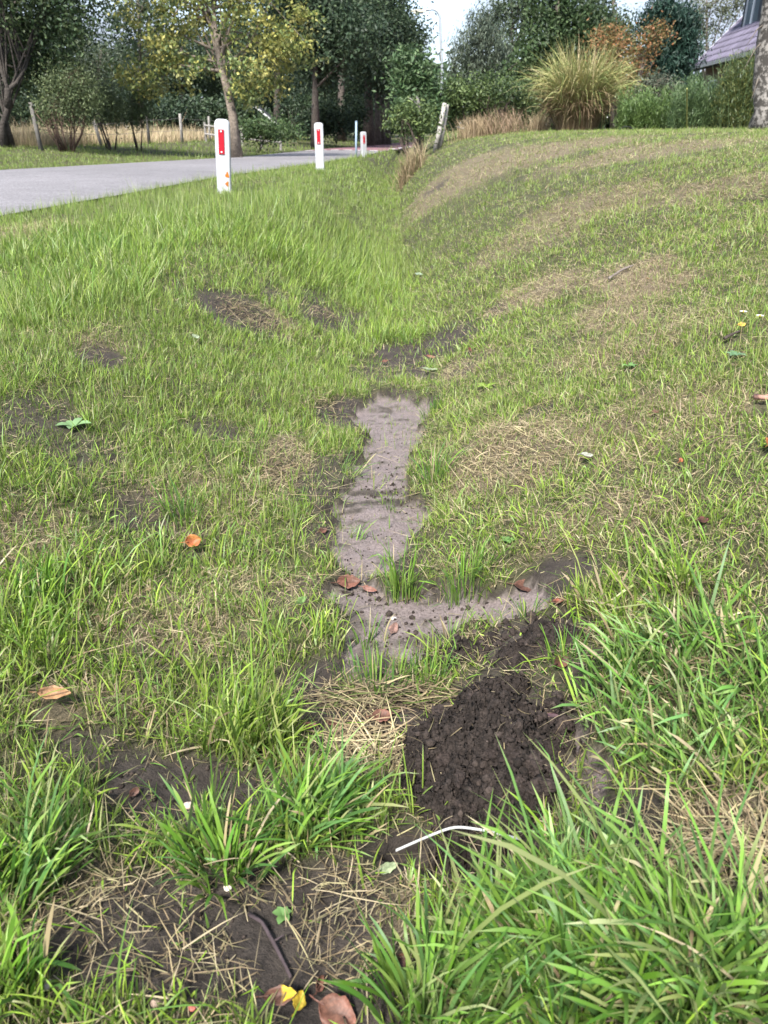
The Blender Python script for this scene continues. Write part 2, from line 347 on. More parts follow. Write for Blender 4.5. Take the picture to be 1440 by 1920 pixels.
def clumped(n, x0, x1, y0, y1, frac, rad):
    nt_ = int(n*frac); nc = max(1, nt_//14)
    yc = rng.uniform(y0, y1, nc); f = rng.uniform(0, 1, nc); xc = x0(yc)+(x1(yc)-x0(yc))*f
    k = rng.integers(0, nc, nt_); dx, dy = rng.normal(0, rad, nt_), rng.normal(0, rad, nt_)
    y2 = rng.uniform(y0, y1, n-nt_); x2 = x0(y2)+(x1(y2)-x0(y2))*rng.uniform(0, 1, n-nt_)
    x = np.concatenate([xc[k]+dx, x2]); y = np.concatenate([yc[k]+dy, y2])
    a = np.concatenate([np.arctan2(dy, dx)+rng.normal(0, .5, nt_), rng.uniform(0, 2*math.pi, n-nt_)])
    return x, y, a
def keep_out(x, y):
    ok = np.ones(len(x), bool)
    for (kx, ky, r) in keepouts:
        m = (np.abs(x-kx) < r) & (np.abs(y-ky) < r)
        if m.any():
            i = np.where(m)[0]; ok[i[((x[i]-kx)**2 + (y[i]-ky)**2) < r*r*rng.uniform(.5, 1.1, len(i))]] = False
    return ok
def grow(n, x0, x1, y0, y1, lev, wscale, lscale=1, straw_add=0, rad=.02):
    x, y, az = clumped(n, x0, x1, y0, y1, .6, rad)
    ok = ((x > x_near(y)+.02+.10*rng.uniform(-1, 1, n)*1.0) | (x < x_far(y)-.02))
    mu_, so_, dr_, lu_ = mudf(x, y), soilf(x, y), dryf(x, y), lushf(x, y)
    left = x < axis(y); lw = 1-sst(-.35, .35, x-axis(y)+.3*fbm(x*3, y*3, 97)*2)
    pat = fbm(x*2.2, y*2.2, 91)*2; pat2 = fbm(x*7, y*7, 95)*2
    fresh = np.clip(1.25-np.abs(x-axis(y)+.25)*1.1, 0, 1)*sst(2.6, 5, y); dens = np.clip(1.05 + .8*pat2 + .3*fresh, .3, 1)*(1-np.clip(mu_*1.08, 0, .965))*(1-np.clip(so_*.97, 0, .94)*(1-lu_*.85))*(1-.5*dr_*(1-lu_))
    dens = np.maximum(dens, lu_*.9*(1-mu_*.8))
    ok &= rng.uniform(0, 1, n) < dens
    ok &= keep_out(x, y)
    x, y, az, mu_, so_, dr_, lu_, pat, pat2, left, fresh, lw = (v[ok] for v in (x, y, az, mu_, so_, dr_, lu_, pat, pat2, left, fresh, lw)); n = len(x)
    z = H(x, y, mu_)-.004
    edge = np.clip(1.2-np.abs(x-x_near(y))*1.4, 0, 1)
    base = .034 + .012*lw + .016*np.clip(pat, -1, 1) + .02*edge + (-.001+.004*lw)*np.clip(y-2.5, 0, 3) + .016*fresh
    L = base*rng.lognormal(0, .38, n)*(1+1.7*lu_)*lscale*(1-.35*so_*(1-lu_))
    L = np.clip(L, .015, .30)
    W = (.0021 + .0017*rng.uniform(0, 1, n)**2 + .0038*lu_*rng.uniform(.35, 1, n))*wscale
    e = .02; gx_ = (H0(x+e, y)-H0(x-e, y))/(2*e)
    comb = np.clip(lu_*.35 + np.abs(gx_)*.7, 0, .75)
    az = np.where(rng.uniform(0, 1, n) < comb, np.where(gx_ > 0, math.pi, 0)+rng.normal(0, .7, n), az)
    th = np.abs(rng.normal(.30, .24, n)) + comb*.35; kap = np.abs(rng.normal(.55, .45, n))
    yel = np.clip(.5 + .55*pat + .15*(1-lw) + .2*dr_, 0, 1)
    ci = rng.integers(0, 5, n); g = GREEN[ci]*rng.lognormal(.06, .24, n)[:, None]
    g = g*(1-.0*yel[:, None]) ; g = g + (np.array([.20, .26, .055])-g)*(yel*.40)[:, None]
    g = np.where(lu_[:, None] > .5, g*np.array([.72, .88, 1.25]), g)
    ps = np.clip(.06 + straw_add + .42*dr_ + .17*(1-lw)*(1+.5*sst(5, 12, y)) - .10*lu_ + .10*pat2 - .3*fresh, .01, .8)
    s = rng.uniform(0, 1, n) < ps; sc = STRAW[rng.integers(0, 4, n)]*rng.uniform(.7, 1.15, n)[:, None]
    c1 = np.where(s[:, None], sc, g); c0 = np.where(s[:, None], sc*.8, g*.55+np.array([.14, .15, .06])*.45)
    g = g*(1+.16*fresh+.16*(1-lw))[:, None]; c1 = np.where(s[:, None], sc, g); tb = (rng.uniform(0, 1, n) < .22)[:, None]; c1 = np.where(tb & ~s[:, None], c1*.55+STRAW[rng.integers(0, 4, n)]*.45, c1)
    L = np.where(s, L*.75, L); th = np.where(s, th+rng.uniform(0, .7, n), th)
    blunt = rng.uniform(0, 1, n) < .45
    for key, m in (('L', left), ('R', ~left)):
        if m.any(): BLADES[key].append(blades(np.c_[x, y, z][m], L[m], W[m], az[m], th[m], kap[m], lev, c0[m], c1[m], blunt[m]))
def thatch(n, x0, x1, y0, y1, ls=1, ws=1, lev=1):
    x, y, az = clumped(n, x0, x1, y0, y1, .55, .03)
    ok = ((x > x_near(y)+.12) | (x < x_far(y)-.1))
    mu_, so_, dr_, lu_ = mudf(x, y), soilf(x, y), dryf(x, y), lushf(x, y)
    left = x < axis(y); pat2 = fbm(x*7, y*7, 95)*2
    dens = np.clip(.36 + .26*(~left) + .6*dr_ - .3*pat2, .08, 1)*(1-np.clip(mu_, 0, .97))*(1-.72*so_*(1-dr_*.8))
    ok &= (rng.uniform(0, 1, n) < dens) & keep_out(x, y)
    x, y, az, mu_, left, dr_ = (v[ok] for v in (x, y, az, mu_, left, dr_)); n = len(x)
    z = H(x, y, mu_) + .002 + .014*rng.uniform(0, 1, n)**2*(1+dr_)
    L = rng.lognormal(math.log(.025), .62, n)*ls; W = rng.uniform(.0010, .0022, n)*ws
    sc = STRAW[rng.integers(0, 4, n)]*rng.uniform(.35, 1.2, n)[:, None]; sc = sc*(.72 if lev > 1 else 1); lg = rng.uniform(0, 1, n) < .22*(1-dr_); sc = np.where(lg[:, None], GREEN[rng.integers(0, 5, n)]*.8, sc)
    az = rng.uniform(0, 2*math.pi, n); th = rng.normal(1.45, .22, n); kap = rng.normal(0, .5, n)
    for key, m in (('L', left), ('R', ~left)):
        if m.any(): THATCH[key].append(blades(np.c_[x, y, z][m], L[m], W[m], az[m], th[m], kap[m]*(1 if lev < 2 else 2.2), lev, sc[m]*.85, sc[m]))

# ------------------------------------------------------------------ trees and shrubs
def crown(E, ncl, per, ll, lw, cr_, pal, seed, up=.35, droop=0, inner=.45, flat=.75, point=None):
    r = np.random.default_rng(seed); E = [(np.array(c, float), np.array(q, float)) for c, q in E]
    wts = np.array([q.prod() for _, q in E])**.75; wts /= wts.sum()
    k = r.choice(len(E), ncl, p=wts); d = r.normal(size=(ncl, 3)); d /= np.linalg.norm(d, axis=1)[:, None]
    rad = r.uniform(0, 1, ncl)**inner
    cc = np.array([E[i][0] for i in k]) + d*rad[:, None]*np.array([E[i][1] for i in k])
    tone = r.uniform(.7, 1.3, ncl); pi_ = r.integers(0, len(pal), ncl); pal = np.array(pal)
    n = ncl*per; ci = np.repeat(np.arange(ncl), per); size = r.uniform(.6, 1.4, ncl)
    off = r.normal(size=(n, 3))*cr_*size[ci][:, None]*np.array([1, 1, flat])
    if droop: h = r.exponential(droop, n); off[:, :2] *= .45; off[:, 2] -= h
    p = cc[ci]+off
    nor = r.normal(size=(n, 3)); nor /= np.linalg.norm(nor, axis=1)[:, None]; nor = nor + d[ci]*.5 + np.array([0, 0, up]); nor /= np.linalg.norm(nor, axis=1)[:, None]
    t = r.normal(size=(n, 3)); t[:, 2] -= .4
    if droop: t = t*.3 + np.array([0, 0, -1.2])
    if point is not None: t = t*.35 + d[ci]*.6 + np.array(point)
    t -= nor*(t*nor).sum(1)[:, None]; t /= np.linalg.norm(t, axis=1)[:, None]+1e-9; b = np.cross(nor, t)
    L = ll*r.uniform(.6, 1.35, n)[:, None]; W = lw*r.uniform(.7, 1.3, n)[:, None]
    V = np.stack([p - t*L*.5, p - b*W*.5 + nor*W*.12, p + t*L*.5, p + b*W*.5 + nor*W*.12], 1).reshape(-1, 3)
    mixp = np.where(r.uniform(0, 1, n) < .75, pi_[ci], r.integers(0, len(pal), n))
    c = pal[mixp]*tone[ci][:, None]*r.uniform(.75, 1.25, n)[:, None]
    Qd = np.arange(4*n).reshape(-1, 4)
    return V, Qd, np.repeat(c, 4, axis=0), cc
def limbs(b, start, cc, r0, nb, seed, colr=(.1, .085, .07), t0=.35):
    r = np.random.default_rng(seed+99); pts = np.asarray(start)
    for i in r.choice(len(cc), min(nb, len(cc)), replace=False):
        f = r.uniform(t0, 1)*(len(pts)-1); j = min(int(f), len(pts)-2); a = pts[j]+(pts[j+1]-pts[j])*(f-j); e = cc[i]
        if e[2] < a[2]-1: continue
        mid = a*.5+e*.5 + np.array([0, 0, .18*np.linalg.norm(e-a)]) + r.normal(0, .08, 3)*np.linalg.norm(e-a)
        b.tube([a, a*.6+mid*.4, mid, e], [r0*.34, r0*.25, r0*.15, r0*.05], 5, colr, False)
def tree(name, label, cat, base, trunk, r0, E, ncl, per, ll, lw, cr_, pal, seed, nb=14, barkc=(.10, .085, .07), group=None, stems=None, part='crown', **kw):
    base = np.asarray(base, float); o_ = tag(empty(name, base), label, cat, group)
    V, Qd, C, cc = crown(E, ncl, per, ll, lw, cr_, pal, seed, **kw)
    link(part, mesh(part, V-base, Qd, None, C, False), M['leaf'], o_)
    b = MB()
    for st in ([trunk] if stems is None else stems):
        st = np.asarray(st, float); n = len(st)
        rr = r0*np.linspace(1, .35, n); rr[0] *= 1.35
        b.tube(st, rr, 9, barkc); limbs(b, st, cc, r0, nb, seed, barkc)
    b.build('trunk' if stems is None else 'stems', M['bark'], o_, base, True)
    return o_
def wp(px, py, Y): return P(px, py, Y)
def ell(px, py, Y, rx, ry, dy=1.0):    # an ellipsoid of foliage given by its centre and its reach in the picture
    c = P(px, py, Y); s = px_per_m(c); return (c, (rx/s, dy*rx/s, ry/s))
DKG = [(.043, .068, .034), (.034, .057, .030), (.058, .085, .042), (.028, .046, .027)]
MDG = [(.050, .085, .030), (.065, .105, .036), (.040, .070, .028), (.080, .115, .045)]
def gz(px, py, Y):
    p = P(px, py, Y); p[2] = H0(np.array([p[0]]), np.array([p[1]]))[0]; return p

# dark tree at the left edge, leaning stems
b0 = gz(6, 266, 21)
tree('roadside_tree', 'dark leafy tree with forked bare stems at the far left by the fence', 'tree', b0, None, .085,
     [ell(20, -40, 22, 110, 130), ell(110, 60, 22, 75, 95), ell(40, 110, 22.5, 70, 80), ell(140, -60, 22.5, 70, 90), ell(60, -190, 22, 130, 100), ell(-90, 20, 22, 120, 150)],
     470, 54, .115, .055, .28, [(.055, .075, .030), (.034, .060, .026), (.060, .092, .038)], 11, 10, (.05, .042, .036),
     stems=[[b0, wp(4, 235, 21), wp(14, 205, 21), wp(16, 170, 21), wp(2, 130, 21), wp(0, 60, 21.3)],
            [wp(16, 200, 21.02), wp(14, 168, 21), wp(30, 155, 21.2), wp(48, 125, 21.5), wp(60, 60, 22)],
            [gz(20, 268, 21.2), wp(12, 232, 21.1), wp(8, 215, 21)]])
# yellowing tree beyond the road
b1 = gz(441, 258, 24)
tree('yellowing_tree', 'yellow-green broadleaf tree with leaning pale trunk beyond the road', 'tree', b1,
     [b1, wp(436, 215, 24), wp(424, 160, 24), wp(410, 112, 24), wp(404, 60, 24.2), wp(398, -20, 24.5)], .14,
     [ell(300, 60, 24, 62, 40), ell(250, 130, 23.6, 40, 28), ell(280, 165, 24.2, 40, 26), ell(350, 20, 24.5, 70, 40), ell(345, 130, 24, 48, 34), ell(470, 120, 23.6, 60, 45), ell(520, 70, 24, 60, 45),
      ell(430, 30, 24, 90, 45), ell(560, 30, 24.5, 40, 50), ell(450, 185, 24, 36, 24), ell(395, -70, 24.5, 190, 70), ell(500, 150, 24.5, 40, 30), ell(545, 100, 24.8, 45, 35), ell(240, 20, 24.5, 30, 30), ell(310, 110, 24, 40, 25)],
     360, 48, .115, .066, .20, [(.30, .30, .085), (.20, .23, .065), (.37, .34, .10), (.14, .18, .06), (.095, .135, .05), (.26, .26, .10)], 12, 26, (.19, .155, .125), inner=.6, flat=.6)
# shrubs in front of the meadow
def shrub(name, label, px, py, Y, E, ncl, per, ll, lw, cr_, pal, seed, nst=9, spread=.35, hgt=.8, barkc=(.08, .06, .05), group=None, cat='shrub', **kw):
    b_ = gz(px, py, Y); r = np.random.default_rng(seed); sts = []
    for k in range(nst):
        a = r.uniform(0, 6.28); d = np.array([math.cos(a), math.sin(a), 0])*spread
        sts.append([b_+d*r.uniform(.05, .5)-np.array([0, 0, .05]), b_+d*r.uniform(.5, 1)+np.array([0, 0, hgt*.45]), b_+d*r.uniform(.8, 1.7)+np.array([0, 0, hgt])])
    return tree(name, label, cat, b_, None, .022, E, ncl, per, ll, lw, cr_, pal, seed, 4, barkc, group, sts, 'foliage', **kw)
SH = [(.105, .135, .06), (.08, .11, .05), (.135, .165, .075)]
shrub('bush', 'bushy grey-green shrub with brown twiggy base beside the leaning fence post', 125, 262, 21.6,
      [ell(130, 165, 21.6, 55, 32), ell(100, 205, 21.4, 36, 32), ell(155, 200, 21.6, 38, 34), ell(140, 140, 21.8, 30, 18)], 210, 36, .07, .03, .16, SH, 21, 16, .42, .9, (.10, .065, .05))
shrub('bush', 'small light green sapling shrub left of the yellowing tree, standing in blond grass', 205, 250, 24,
      [ell(205, 200, 24, 32, 30), ell(195, 168, 24, 18, 18)], 110, 34, .07, .03, .15, SH, 22, 5, .25, .9)
shrub('bush', 'upright sapling shrub growing under the low yellow branches in blond grass', 256, 246, 25,
      [ell(255, 205, 25, 28, 28), ell(265, 175, 25, 20, 20)], 100, 34, .07, .03, .15, [(.09, .12, .045), (.07, .10, .04)], 23, 4, .2, .9)
tree('willow_tree', 'pale grey-green willow behind the bushy shrub', 'tree', gz(185, 240, 33), [gz(185, 240, 33), wp(183, 170, 33), wp(190, 90, 33)], .1,
     [ell(190, 115, 33, 34, 55), ell(165, 130, 33, 28, 40), ell(205, 160, 33.5, 30, 40)], 110, 40, .12, .03, .3, [(.085, .105, .065), (.065, .085, .055), (.10, .12, .075)], 24, 10)
tree('bare_branched_tree', 'slender dark tree with open branches against the sky above the willow', 'tree', gz(262, 240, 38), [gz(262, 240, 38), wp(262, 100, 38), wp(258, -20, 38)], .12,
     [ell(225, 40, 38, 30, 35), ell(270, 20, 38, 35, 45), ell(250, 100, 38, 26, 35), ell(300, 60, 38, 30, 60)], 100, 34, .15, .08, .35, DKG, 25, 14)

# the wood in the middle distance
def wood_tree(label, px, py, Y, w_, h_, cyp, seed, r0=.2, n=300, pal=DKG, lean=0, low=.4, ll=.20):
    b_ = gz(px, py, Y); c = P(px+lean, cyp, Y); s = px_per_m(c); rr = np.random.default_rng(seed)
    E = [ell(px+lean+rr.uniform(-.55, .55)*w_, cyp+rr.uniform(-.7, .7)*h_, Y+rr.uniform(-1.5, 1.5), w_*rr.uniform(.35, .6), h_*rr.uniform(.3, .5)) for _ in range(9)]
    return tree('wood_tree', label, 'tree', b_, [b_, wp(px+lean*.3, 180, Y), wp(px+lean*.6, 90, Y), wp(px+lean, cyp-h_*.4, Y)], r0, E, n, 40, ll, ll*.5, .42, pal, seed, 14, (.085, .07, .06),
                group='trees of the dark wood across the road')
wood_tree('tall dark tree directly behind the yellowing tree, trunk half hidden by ivy', 591, 250, 38, 110, 110, 55, 31, .18, 330)
wood_tree('dark wood tree with single straight trunk left of the clustered trunks', 691, 252, 44, 90, 130, 40, 32, .26, 330)
wood_tree('broad dark tree on thin clustered trunks beside the young green tree', 716, 250, 47, 75, 140, 30, 33, .2, 300, lean=15)
wood_tree('rear dark tree filling the gap above the small cabin', 520, 246, 54, 130, 130, 30, 34, .25, 330)
wood_tree('deep green tree crowning the top of the wood left of the lamp', 640, 250, 50, 110, 120, -70, 35, .25, 330, pal=MDG[:3]+DKG[:1])
wood_tree('dark tree behind the willow and meadow', 150, 236, 56, 130, 130, 90, 36, .25, 330)
wood_tree('dark tree rising behind the left roadside tree', 30, 236, 52, 130, 160, 60, 37, .25, 330)
wood_tree('dark tree behind the lower left branches of the yellowing tree', 340, 238, 58, 110, 80, 140, 38, .25, 300)
wood_tree('shaded rear tree low behind the cabin and ivy mound', 600, 244, 62, 150, 90, 140, 39, .3, 330)
wood_tree('low dark tree behind the clustered trunks at the road bend', 690, 246, 64, 130, 80, 160, 40, .3, 330)
wood_tree('small dark tree at the rear of the meadow behind the fence', 430, 240, 60, 110, 80, 120, 41, .25, 300)
for (lab, px, Y, tp) in (('thin pale trunk in the cluster at the road bend, leftmost', 709, 45.5, 120), ('thin trunk in the middle of the cluster at the road bend', 718, 46, 120), ('thin dark trunk in the cluster nearest the young tree', 727, 46.5, 120)):
    b_ = gz(px, 250, Y)
    tree('slender_wood_tree', lab, 'tree', b_, [b_, wp(px-2, 190, Y), wp(px-3, 120, Y), wp(px-4, 40, Y)], .16,
         [ell(px-10, 60, Y, 45, 60), ell(px-20, 120, Y, 40, 35)], 60, 36, .2, .1, .4, DKG, 50+px, 6, (.12, .10, .085), group='slender trunks at the road bend')
# undergrowth
def mound(name, label, px, py, Y, E, n, pal, seed, ll=.12, group=None, cat='shrub', kind=None, cr_=.22, lw=.5):
    b_ = gz(px, py, Y); V, Qd, C, cc = crown(E, n, 40, ll, ll*lw, cr_, pal, seed)
    o_ = tag(empty(name, b_), label, cat, group, kind); link('foliage', mesh('foliage', V-b_, Qd, None, C, False), M['leaf'], o_)
    b = MB(); limbs(b, [b_-np.array([0, 0, .05]), b_+np.array([0, 0, .3])], cc, .04, 10, seed, (.06, .05, .04), 0)
    if b.V: b.build('stems', M['bark'], o_, b_, True)
    return o_
mound('ivy_mound', 'low bright green ivy mound by the rail fence under the yellowing tree', 485, 256, 31, [ell(470, 245, 31, 26, 14), ell(505, 244, 31, 30, 14), ell(540, 248, 32, 22, 10)], 80, MDG, 61, .12)
mound('undergrowth_shrub', 'dark undergrowth shrub in the wood behind the second marker post', 630, 254, 42, [ell(610, 215, 42, 40, 38), ell(655, 225, 42, 35, 32), ell(580, 230, 42, 30, 26)], 140, DKG, 62, .16)
mound('undergrowth_shrub', 'dark undergrowth shrub between single trunk and clustered trunks', 705, 252, 52, [ell(700, 215, 52, 40, 40), ell(740, 220, 52, 30, 40), ell(665, 220, 52, 30, 36)], 130, DKG, 63, .18)
mound('undergrowth_shrub', 'dark undergrowth shrub around the small cabin', 545, 250, 44, [ell(545, 215, 46, 26, 36), ell(575, 205, 46, 25, 40)], 90, DKG, 64, .16)
mound('hedge_shrub', 'dark hedge shrub behind the blond meadow below the willow', 150, 235, 46, [ell(40, 205, 46, 90, 45), ell(170, 205, 46, 80, 40), ell(280, 210, 46, 70, 34), ell(370, 214, 46, 60, 30), ell(440, 214, 46, 50, 30)], 520, DKG, 65, .22)
# young tree, willow, big tree and others right of the road
b3 = gz(782, 262, 23)
tree('young_tree', 'young light green tree with long drooping leaves right of the road bend', 'tree', b3, [b3, wp(782, 210, 23), wp(780, 150, 23), wp(778, 100, 23)], .06,
     [ell(775, 125, 23, 28, 36), ell(760, 165, 23, 28, 34), ell(800, 150, 23, 22, 36), ell(770, 205, 22.6, 34, 26), ell(805, 200, 23, 20, 24)], 110, 34, .16, .05, .17, [(.075, .125, .05), (.055, .10, .042), (.10, .15, .065)], 71, 14)
tree('weeping_tree', 'grey-green weeping tree with hanging twigs right of the street lamp', 'tree', gz(905, 240, 42), [gz(905, 240, 42), wp(905, 150, 42), wp(902, 60, 42)], .2,
     [ell(900, 60, 42, 50, 35), ell(870, 95, 42, 35, 35), ell(935, 95, 42, 40, 40), ell(905, 30, 42, 25, 20), ell(890, 130, 42, 45, 25)], 300, 44, .20, .045, .25, [(.095, .12, .085), (.075, .10, .07), (.115, .14, .095)], 72, 10, droop=.8)
def big(name, label, px, Y, E, n, pal, seed, ll=.17, r0=.2, top=0, **kw):
    b_ = gz(px, 245, Y); return tree(name, label, 'tree', b_, [b_, wp(px, 160, Y), wp(px, top, Y)], r0, E, n, 42, ll, ll*.5, .3, pal, seed, 14, **kw)
big('broadleaf_tree', 'large dense dark green tree behind the golden ornamental grass', 1045, 32, [ell(1050, 70, 32, 70, 60), ell(1010, 130, 31.5, 60, 55), ell(1080, 130, 32, 60, 60), ell(990, 190, 31.5, 45, 40), ell(1045, 10, 32.5, 60, 50), ell(1100, 60, 32, 40, 60), ell(1060, 190, 32, 60, 40)], 420, [(.042, .072, .026), (.032, .056, .022), (.062, .092, .036)], 73)
big('background_tree', 'hazy green tree behind the weeping tree top', 960, 58, [ell(960, 25, 58, 50, 40), ell(1000, 0, 58, 50, 50), ell(930, 40, 58, 30, 40), ell(980, 110, 58, 60, 70)], 200, [(.075, .10, .06), (.06, .085, .05)], 74, .2)
big('background_tree', 'airy pale green tree behind the conifer and house roof', 1325, 62, [ell(1320, 30, 62, 50, 45), ell(1350, 70, 62, 40, 45), ell(1300, 80, 62, 40, 60), ell(1380, 10, 62, 40, 35), ell(1400, -40, 62, 60, 40)], 190, [(.12, .14, .085), (.09, .115, .07), (.14, .15, .09)], 75, .17, .16)
big('background_tree', 'distant green tree top between the dark tree and the conifer', 1150, 56, [ell(1120, 15, 56, 40, 40), ell(1170, 50, 56, 40, 30), ell(1140, 90, 56, 50, 60)], 140, [(.07, .10, .05), (.055, .08, .042)], 76, .2)
b_ = gz(1248, 246, 29)
tree('conifer_tree', 'dense dark blue-green conifer beside the house', 'tree', b_, [b_, wp(1248, 150, 29), wp(1250, 30, 29)], .16,
     [ell(1250, 70, 29, 48, 60), ell(1265, 115, 29, 45, 45), ell(1235, 50, 29, 34, 40), ell(1275, 60, 29, 30, 45), ell(1250, 170, 29, 45, 50), ell(1240, 15, 29, 22, 20)], 420, 44, .2, .045, .16, [(.022, .050, .036), (.030, .065, .045), (.018, .040, .030)], 77, 6, point=(0, 0, .9), inner=.3)
shrub('autumn_shrub', 'large shrub turning orange-red behind the golden ornamental grass', 1165, 252, 22.5,
      [ell(1130, 90, 22.5, 36, 28), ell(1165, 110, 22.5, 45, 34), ell(1200, 95, 22.5, 32, 22), ell(1230, 62, 22.5, 26, 12), ell(1150, 70, 22.5, 30, 18), ell(1180, 150, 22.5, 40, 34), ell(1150, 140, 22.5, 36, 30)], 150, 38, .08, .04, .17,
      [(.23, .12, .055), (.29, .135, .06), (.15, .12, .045), (.09, .095, .035), (.19, .13, .05)], 78, 12, .35, 1.6)
shrub('hedge_shrub', 'rambling green shrub with dark hollow beneath, left of the golden ornamental grass', 905, 248, 23.5,
      [ell(860, 175, 23.5, 45, 25), ell(910, 170, 23, 50, 26), ell(965, 180, 23.5, 45, 24), ell(995, 200, 23.5, 30, 26), ell(840, 200, 23.5, 28, 30), ell(890, 210, 24.5, 60, 25), ell(960, 220, 24.5, 50, 20)], 260, 40, .09, .05, .17, [(.085, .125, .040), (.06, .092, .034), (.11, .15, .05), (.04, .065, .028)], 79, 14, .6, .9)
shrub('stump_shrub', 'light green shrub sprouting around the old stump beside the ditch end', 780, 265, 19.5,
      [ell(765, 215, 19.5, 26, 26), ell(795, 225, 19.5, 22, 26), ell(750, 240, 19.5, 20, 18)], 70, 34, .09, .04, .14, [(.12, .16, .05), (.085, .125, .045), (.06, .09, .035)], 80, 8, .3, .6)
shrub('leafy_shrub', 'grey-leaved rounded shrub at the foot of the conifer', 1240, 250, 20,
      [ell(1235, 165, 20, 30, 22), ell(1262, 180, 20, 28, 25), ell(1215, 195, 20, 24, 30)], 90, 36, .07, .04, .14, [(.10, .12, .085), (.075, .095, .06), (.12, .11, .08)], 81, 9, .3, .8)
# feathery perennials
for (lab, px, py, Y, wd, top, cc, sd_) in (
        ('dense bright green feathery perennial, left of the yellow stake', 1215, 252, 17, 55, 190, [(.11, .175, .05), (.085, .145, .045), (.14, .20, .06)], 83),
        ('tall dark green feathery perennial in the middle of the garden bed', 1300, 250, 16.5, 55, 172, [(.095, .15, .06), (.075, .125, .052), (.12, .17, .07)], 84),
        ('tall feathery perennial below the gutter next to the birch', 1375, 248, 16, 36, 135, [(.10, .145, .06), (.085, .13, .055), (.17, .175, .05)], 85)):
    b_ = gz(px, py, Y); s_ = px_per_m(P(px, py, Y)); r_ = np.random.default_rng(sd_); n_ = 220
    o_ = tag(empty('feathery_plant', b_), lab, 'garden plant', 'feathery plants in the garden bed')
    hh = (py-top)/s_*1.03
    root = b_ + np.c_[r_.uniform(-1, 1, n_)*wd/s_, r_.uniform(-.5, .5, n_)*wd/s_*1.3, np.zeros(n_)]
    pal = np.array(cc); c1 = pal[r_.integers(0, 3, n_)]; Lb = hh*r_.uniform(.4, 1.15, n_)
    az_ = r_.uniform(0, 6.28, n_); th_ = np.abs(r_.normal(.05, .07, n_)); kp_ = r_.uniform(0, .3, n_)
    v, q, t, c = blades(root, Lb, np.full(n_, .012), az_, th_, kp_, 4, c1*.9, c1)
    link('stalks', mesh('stalks', v-b_, q, t, c, True), M['grass'], o_)
    m_ = 11000; k = r_.integers(0, n_, m_); f = r_.uniform(.12, 1.02, m_)
    pp = root[k] + np.c_[np.cos(az_[k])*.12*f*f*Lb[k], np.sin(az_[k])*.12*f*f*Lb[k], f*Lb[k]*.97] + r_.normal(0, .035, (m_, 3))
    v, q, t, c = blades(pp, r_.uniform(.05, .14, m_), np.full(m_, .012), r_.uniform(0, 6.28, m_), r_.uniform(.3, 1.3, m_), r_.uniform(0, .8, m_), 2, pal[r_.integers(0, 3, m_)], pal[r_.integers(0, 3, m_)]*1.15)
    link('leaves', mesh('leaves', v-b_, q, t, c, True), M['grass'], o_)
# golden ornamental grass
b_ = gz(1078, 262, 19); s_ = px_per_m(b_); n_ = 3800; r_ = np.random.default_rng(88)
o_ = tag(empty('ornamental_grass', b_), 'tall golden ornamental grass clump with brown base on the lawn edge', 'ornamental grass')
ang = r_.uniform(0, 6.28, n_); rr = r_.uniform(0, 1, n_)**.6*38/s_
root = b_ + np.c_[np.cos(ang)*rr, np.sin(ang)*rr, np.zeros(n_)]
Lb = r_.uniform(.5, 1.12, n_)*150/s_; low = r_.uniform(0, 1, n_) < .35
GOLD = np.array([(.34, .31, .12), (.25, .27, .10), (.42, .37, .19), (.16, .21, .07)]); BR = np.array([(.19, .13, .075), (.25, .18, .11), (.13, .085, .05)])
c1 = np.where(low[:, None], BR[r_.integers(0, 3, n_)], GOLD[r_.integers(0, 4, n_)]); c0 = BR[r_.integers(0, 3, n_)]
v, q, t, c = blades(root, np.where(low, Lb*.7, Lb), r_.uniform(.012, .022, n_), ang+r_.normal(0, 1.1, n_), np.abs(r_.normal(.13, .11, n_)), np.where(low, r_.uniform(.8, 2.8, n_), r_.uniform(.3, 2.4, n_)), 6, c0, c1)
link('blades', mesh('blades', v-b_, q, t, c, True), M['straw'], o_)
n_ = 45; root = b_+np.c_[r_.normal(0, .35, n_), r_.normal(0, .35, n_), np.zeros(n_)]
v, q, t, c = blades(root, r_.uniform(.95, 1.12, n_)*150/s_, np.full(n_, .012), r_.uniform(0, 6.28, n_), np.abs(r_.normal(.08, .1, n_)), r_.uniform(0, .4, n_), 4, np.tile((.3, .24, .12), (n_, 1)), np.tile((.46, .36, .22), (n_, 1)))
link('flower_stalks', mesh('flower_stalks', v-b_, q, t, c, True), M['straw'], o_)
# dry tall grass beside the ditch end
def dry_clump(label, px, py, Y, wpx, hpx, n_, sd_, cols, lean=0.0, az0=0.0, dep=.8, ):
    b_ = gz(px, py, Y); s_ = px_per_m(b_); r_ = np.random.default_rng(sd_); o_ = tag(empty('dry_grass_clump', b_), label, 'dry grass')
    root = b_+np.c_[r_.normal(0, wpx*.45/s_, n_), r_.normal(0, wpx*.45/s_*dep, n_), np.zeros(n_)]; root[:, 2] = H0(root[:, 0], root[:, 1])-.01
    cc = np.array(cols)[r_.integers(0, len(cols), n_)]*r_.uniform(.8, 1.2, (n_, 1))
    v, q, t, c = blades(root, r_.uniform(.5, 1.15, n_)*hpx/s_, r_.uniform(.006, .011, n_), np.where(r_.uniform(0, 1, n_) < lean, az0+r_.normal(0, .5, n_), r_.uniform(0, 6.28, n_)), np.abs(r_.normal(.25, .2, n_)), r_.uniform(.1, 1.2, n_), 4, cc*.85, cc)
    link('blades', mesh('blades', v-b_, q, t, c, True), M['straw'], o_)
BL = [(.36, .28, .17), (.42, .33, .21), (.27, .20, .12)]
dry_clump('clump of pale dry grass at the ditch end below the old stump', 768, 288, 17, 26, 55, 700, 91, BL+[(.14, .16, .06)])
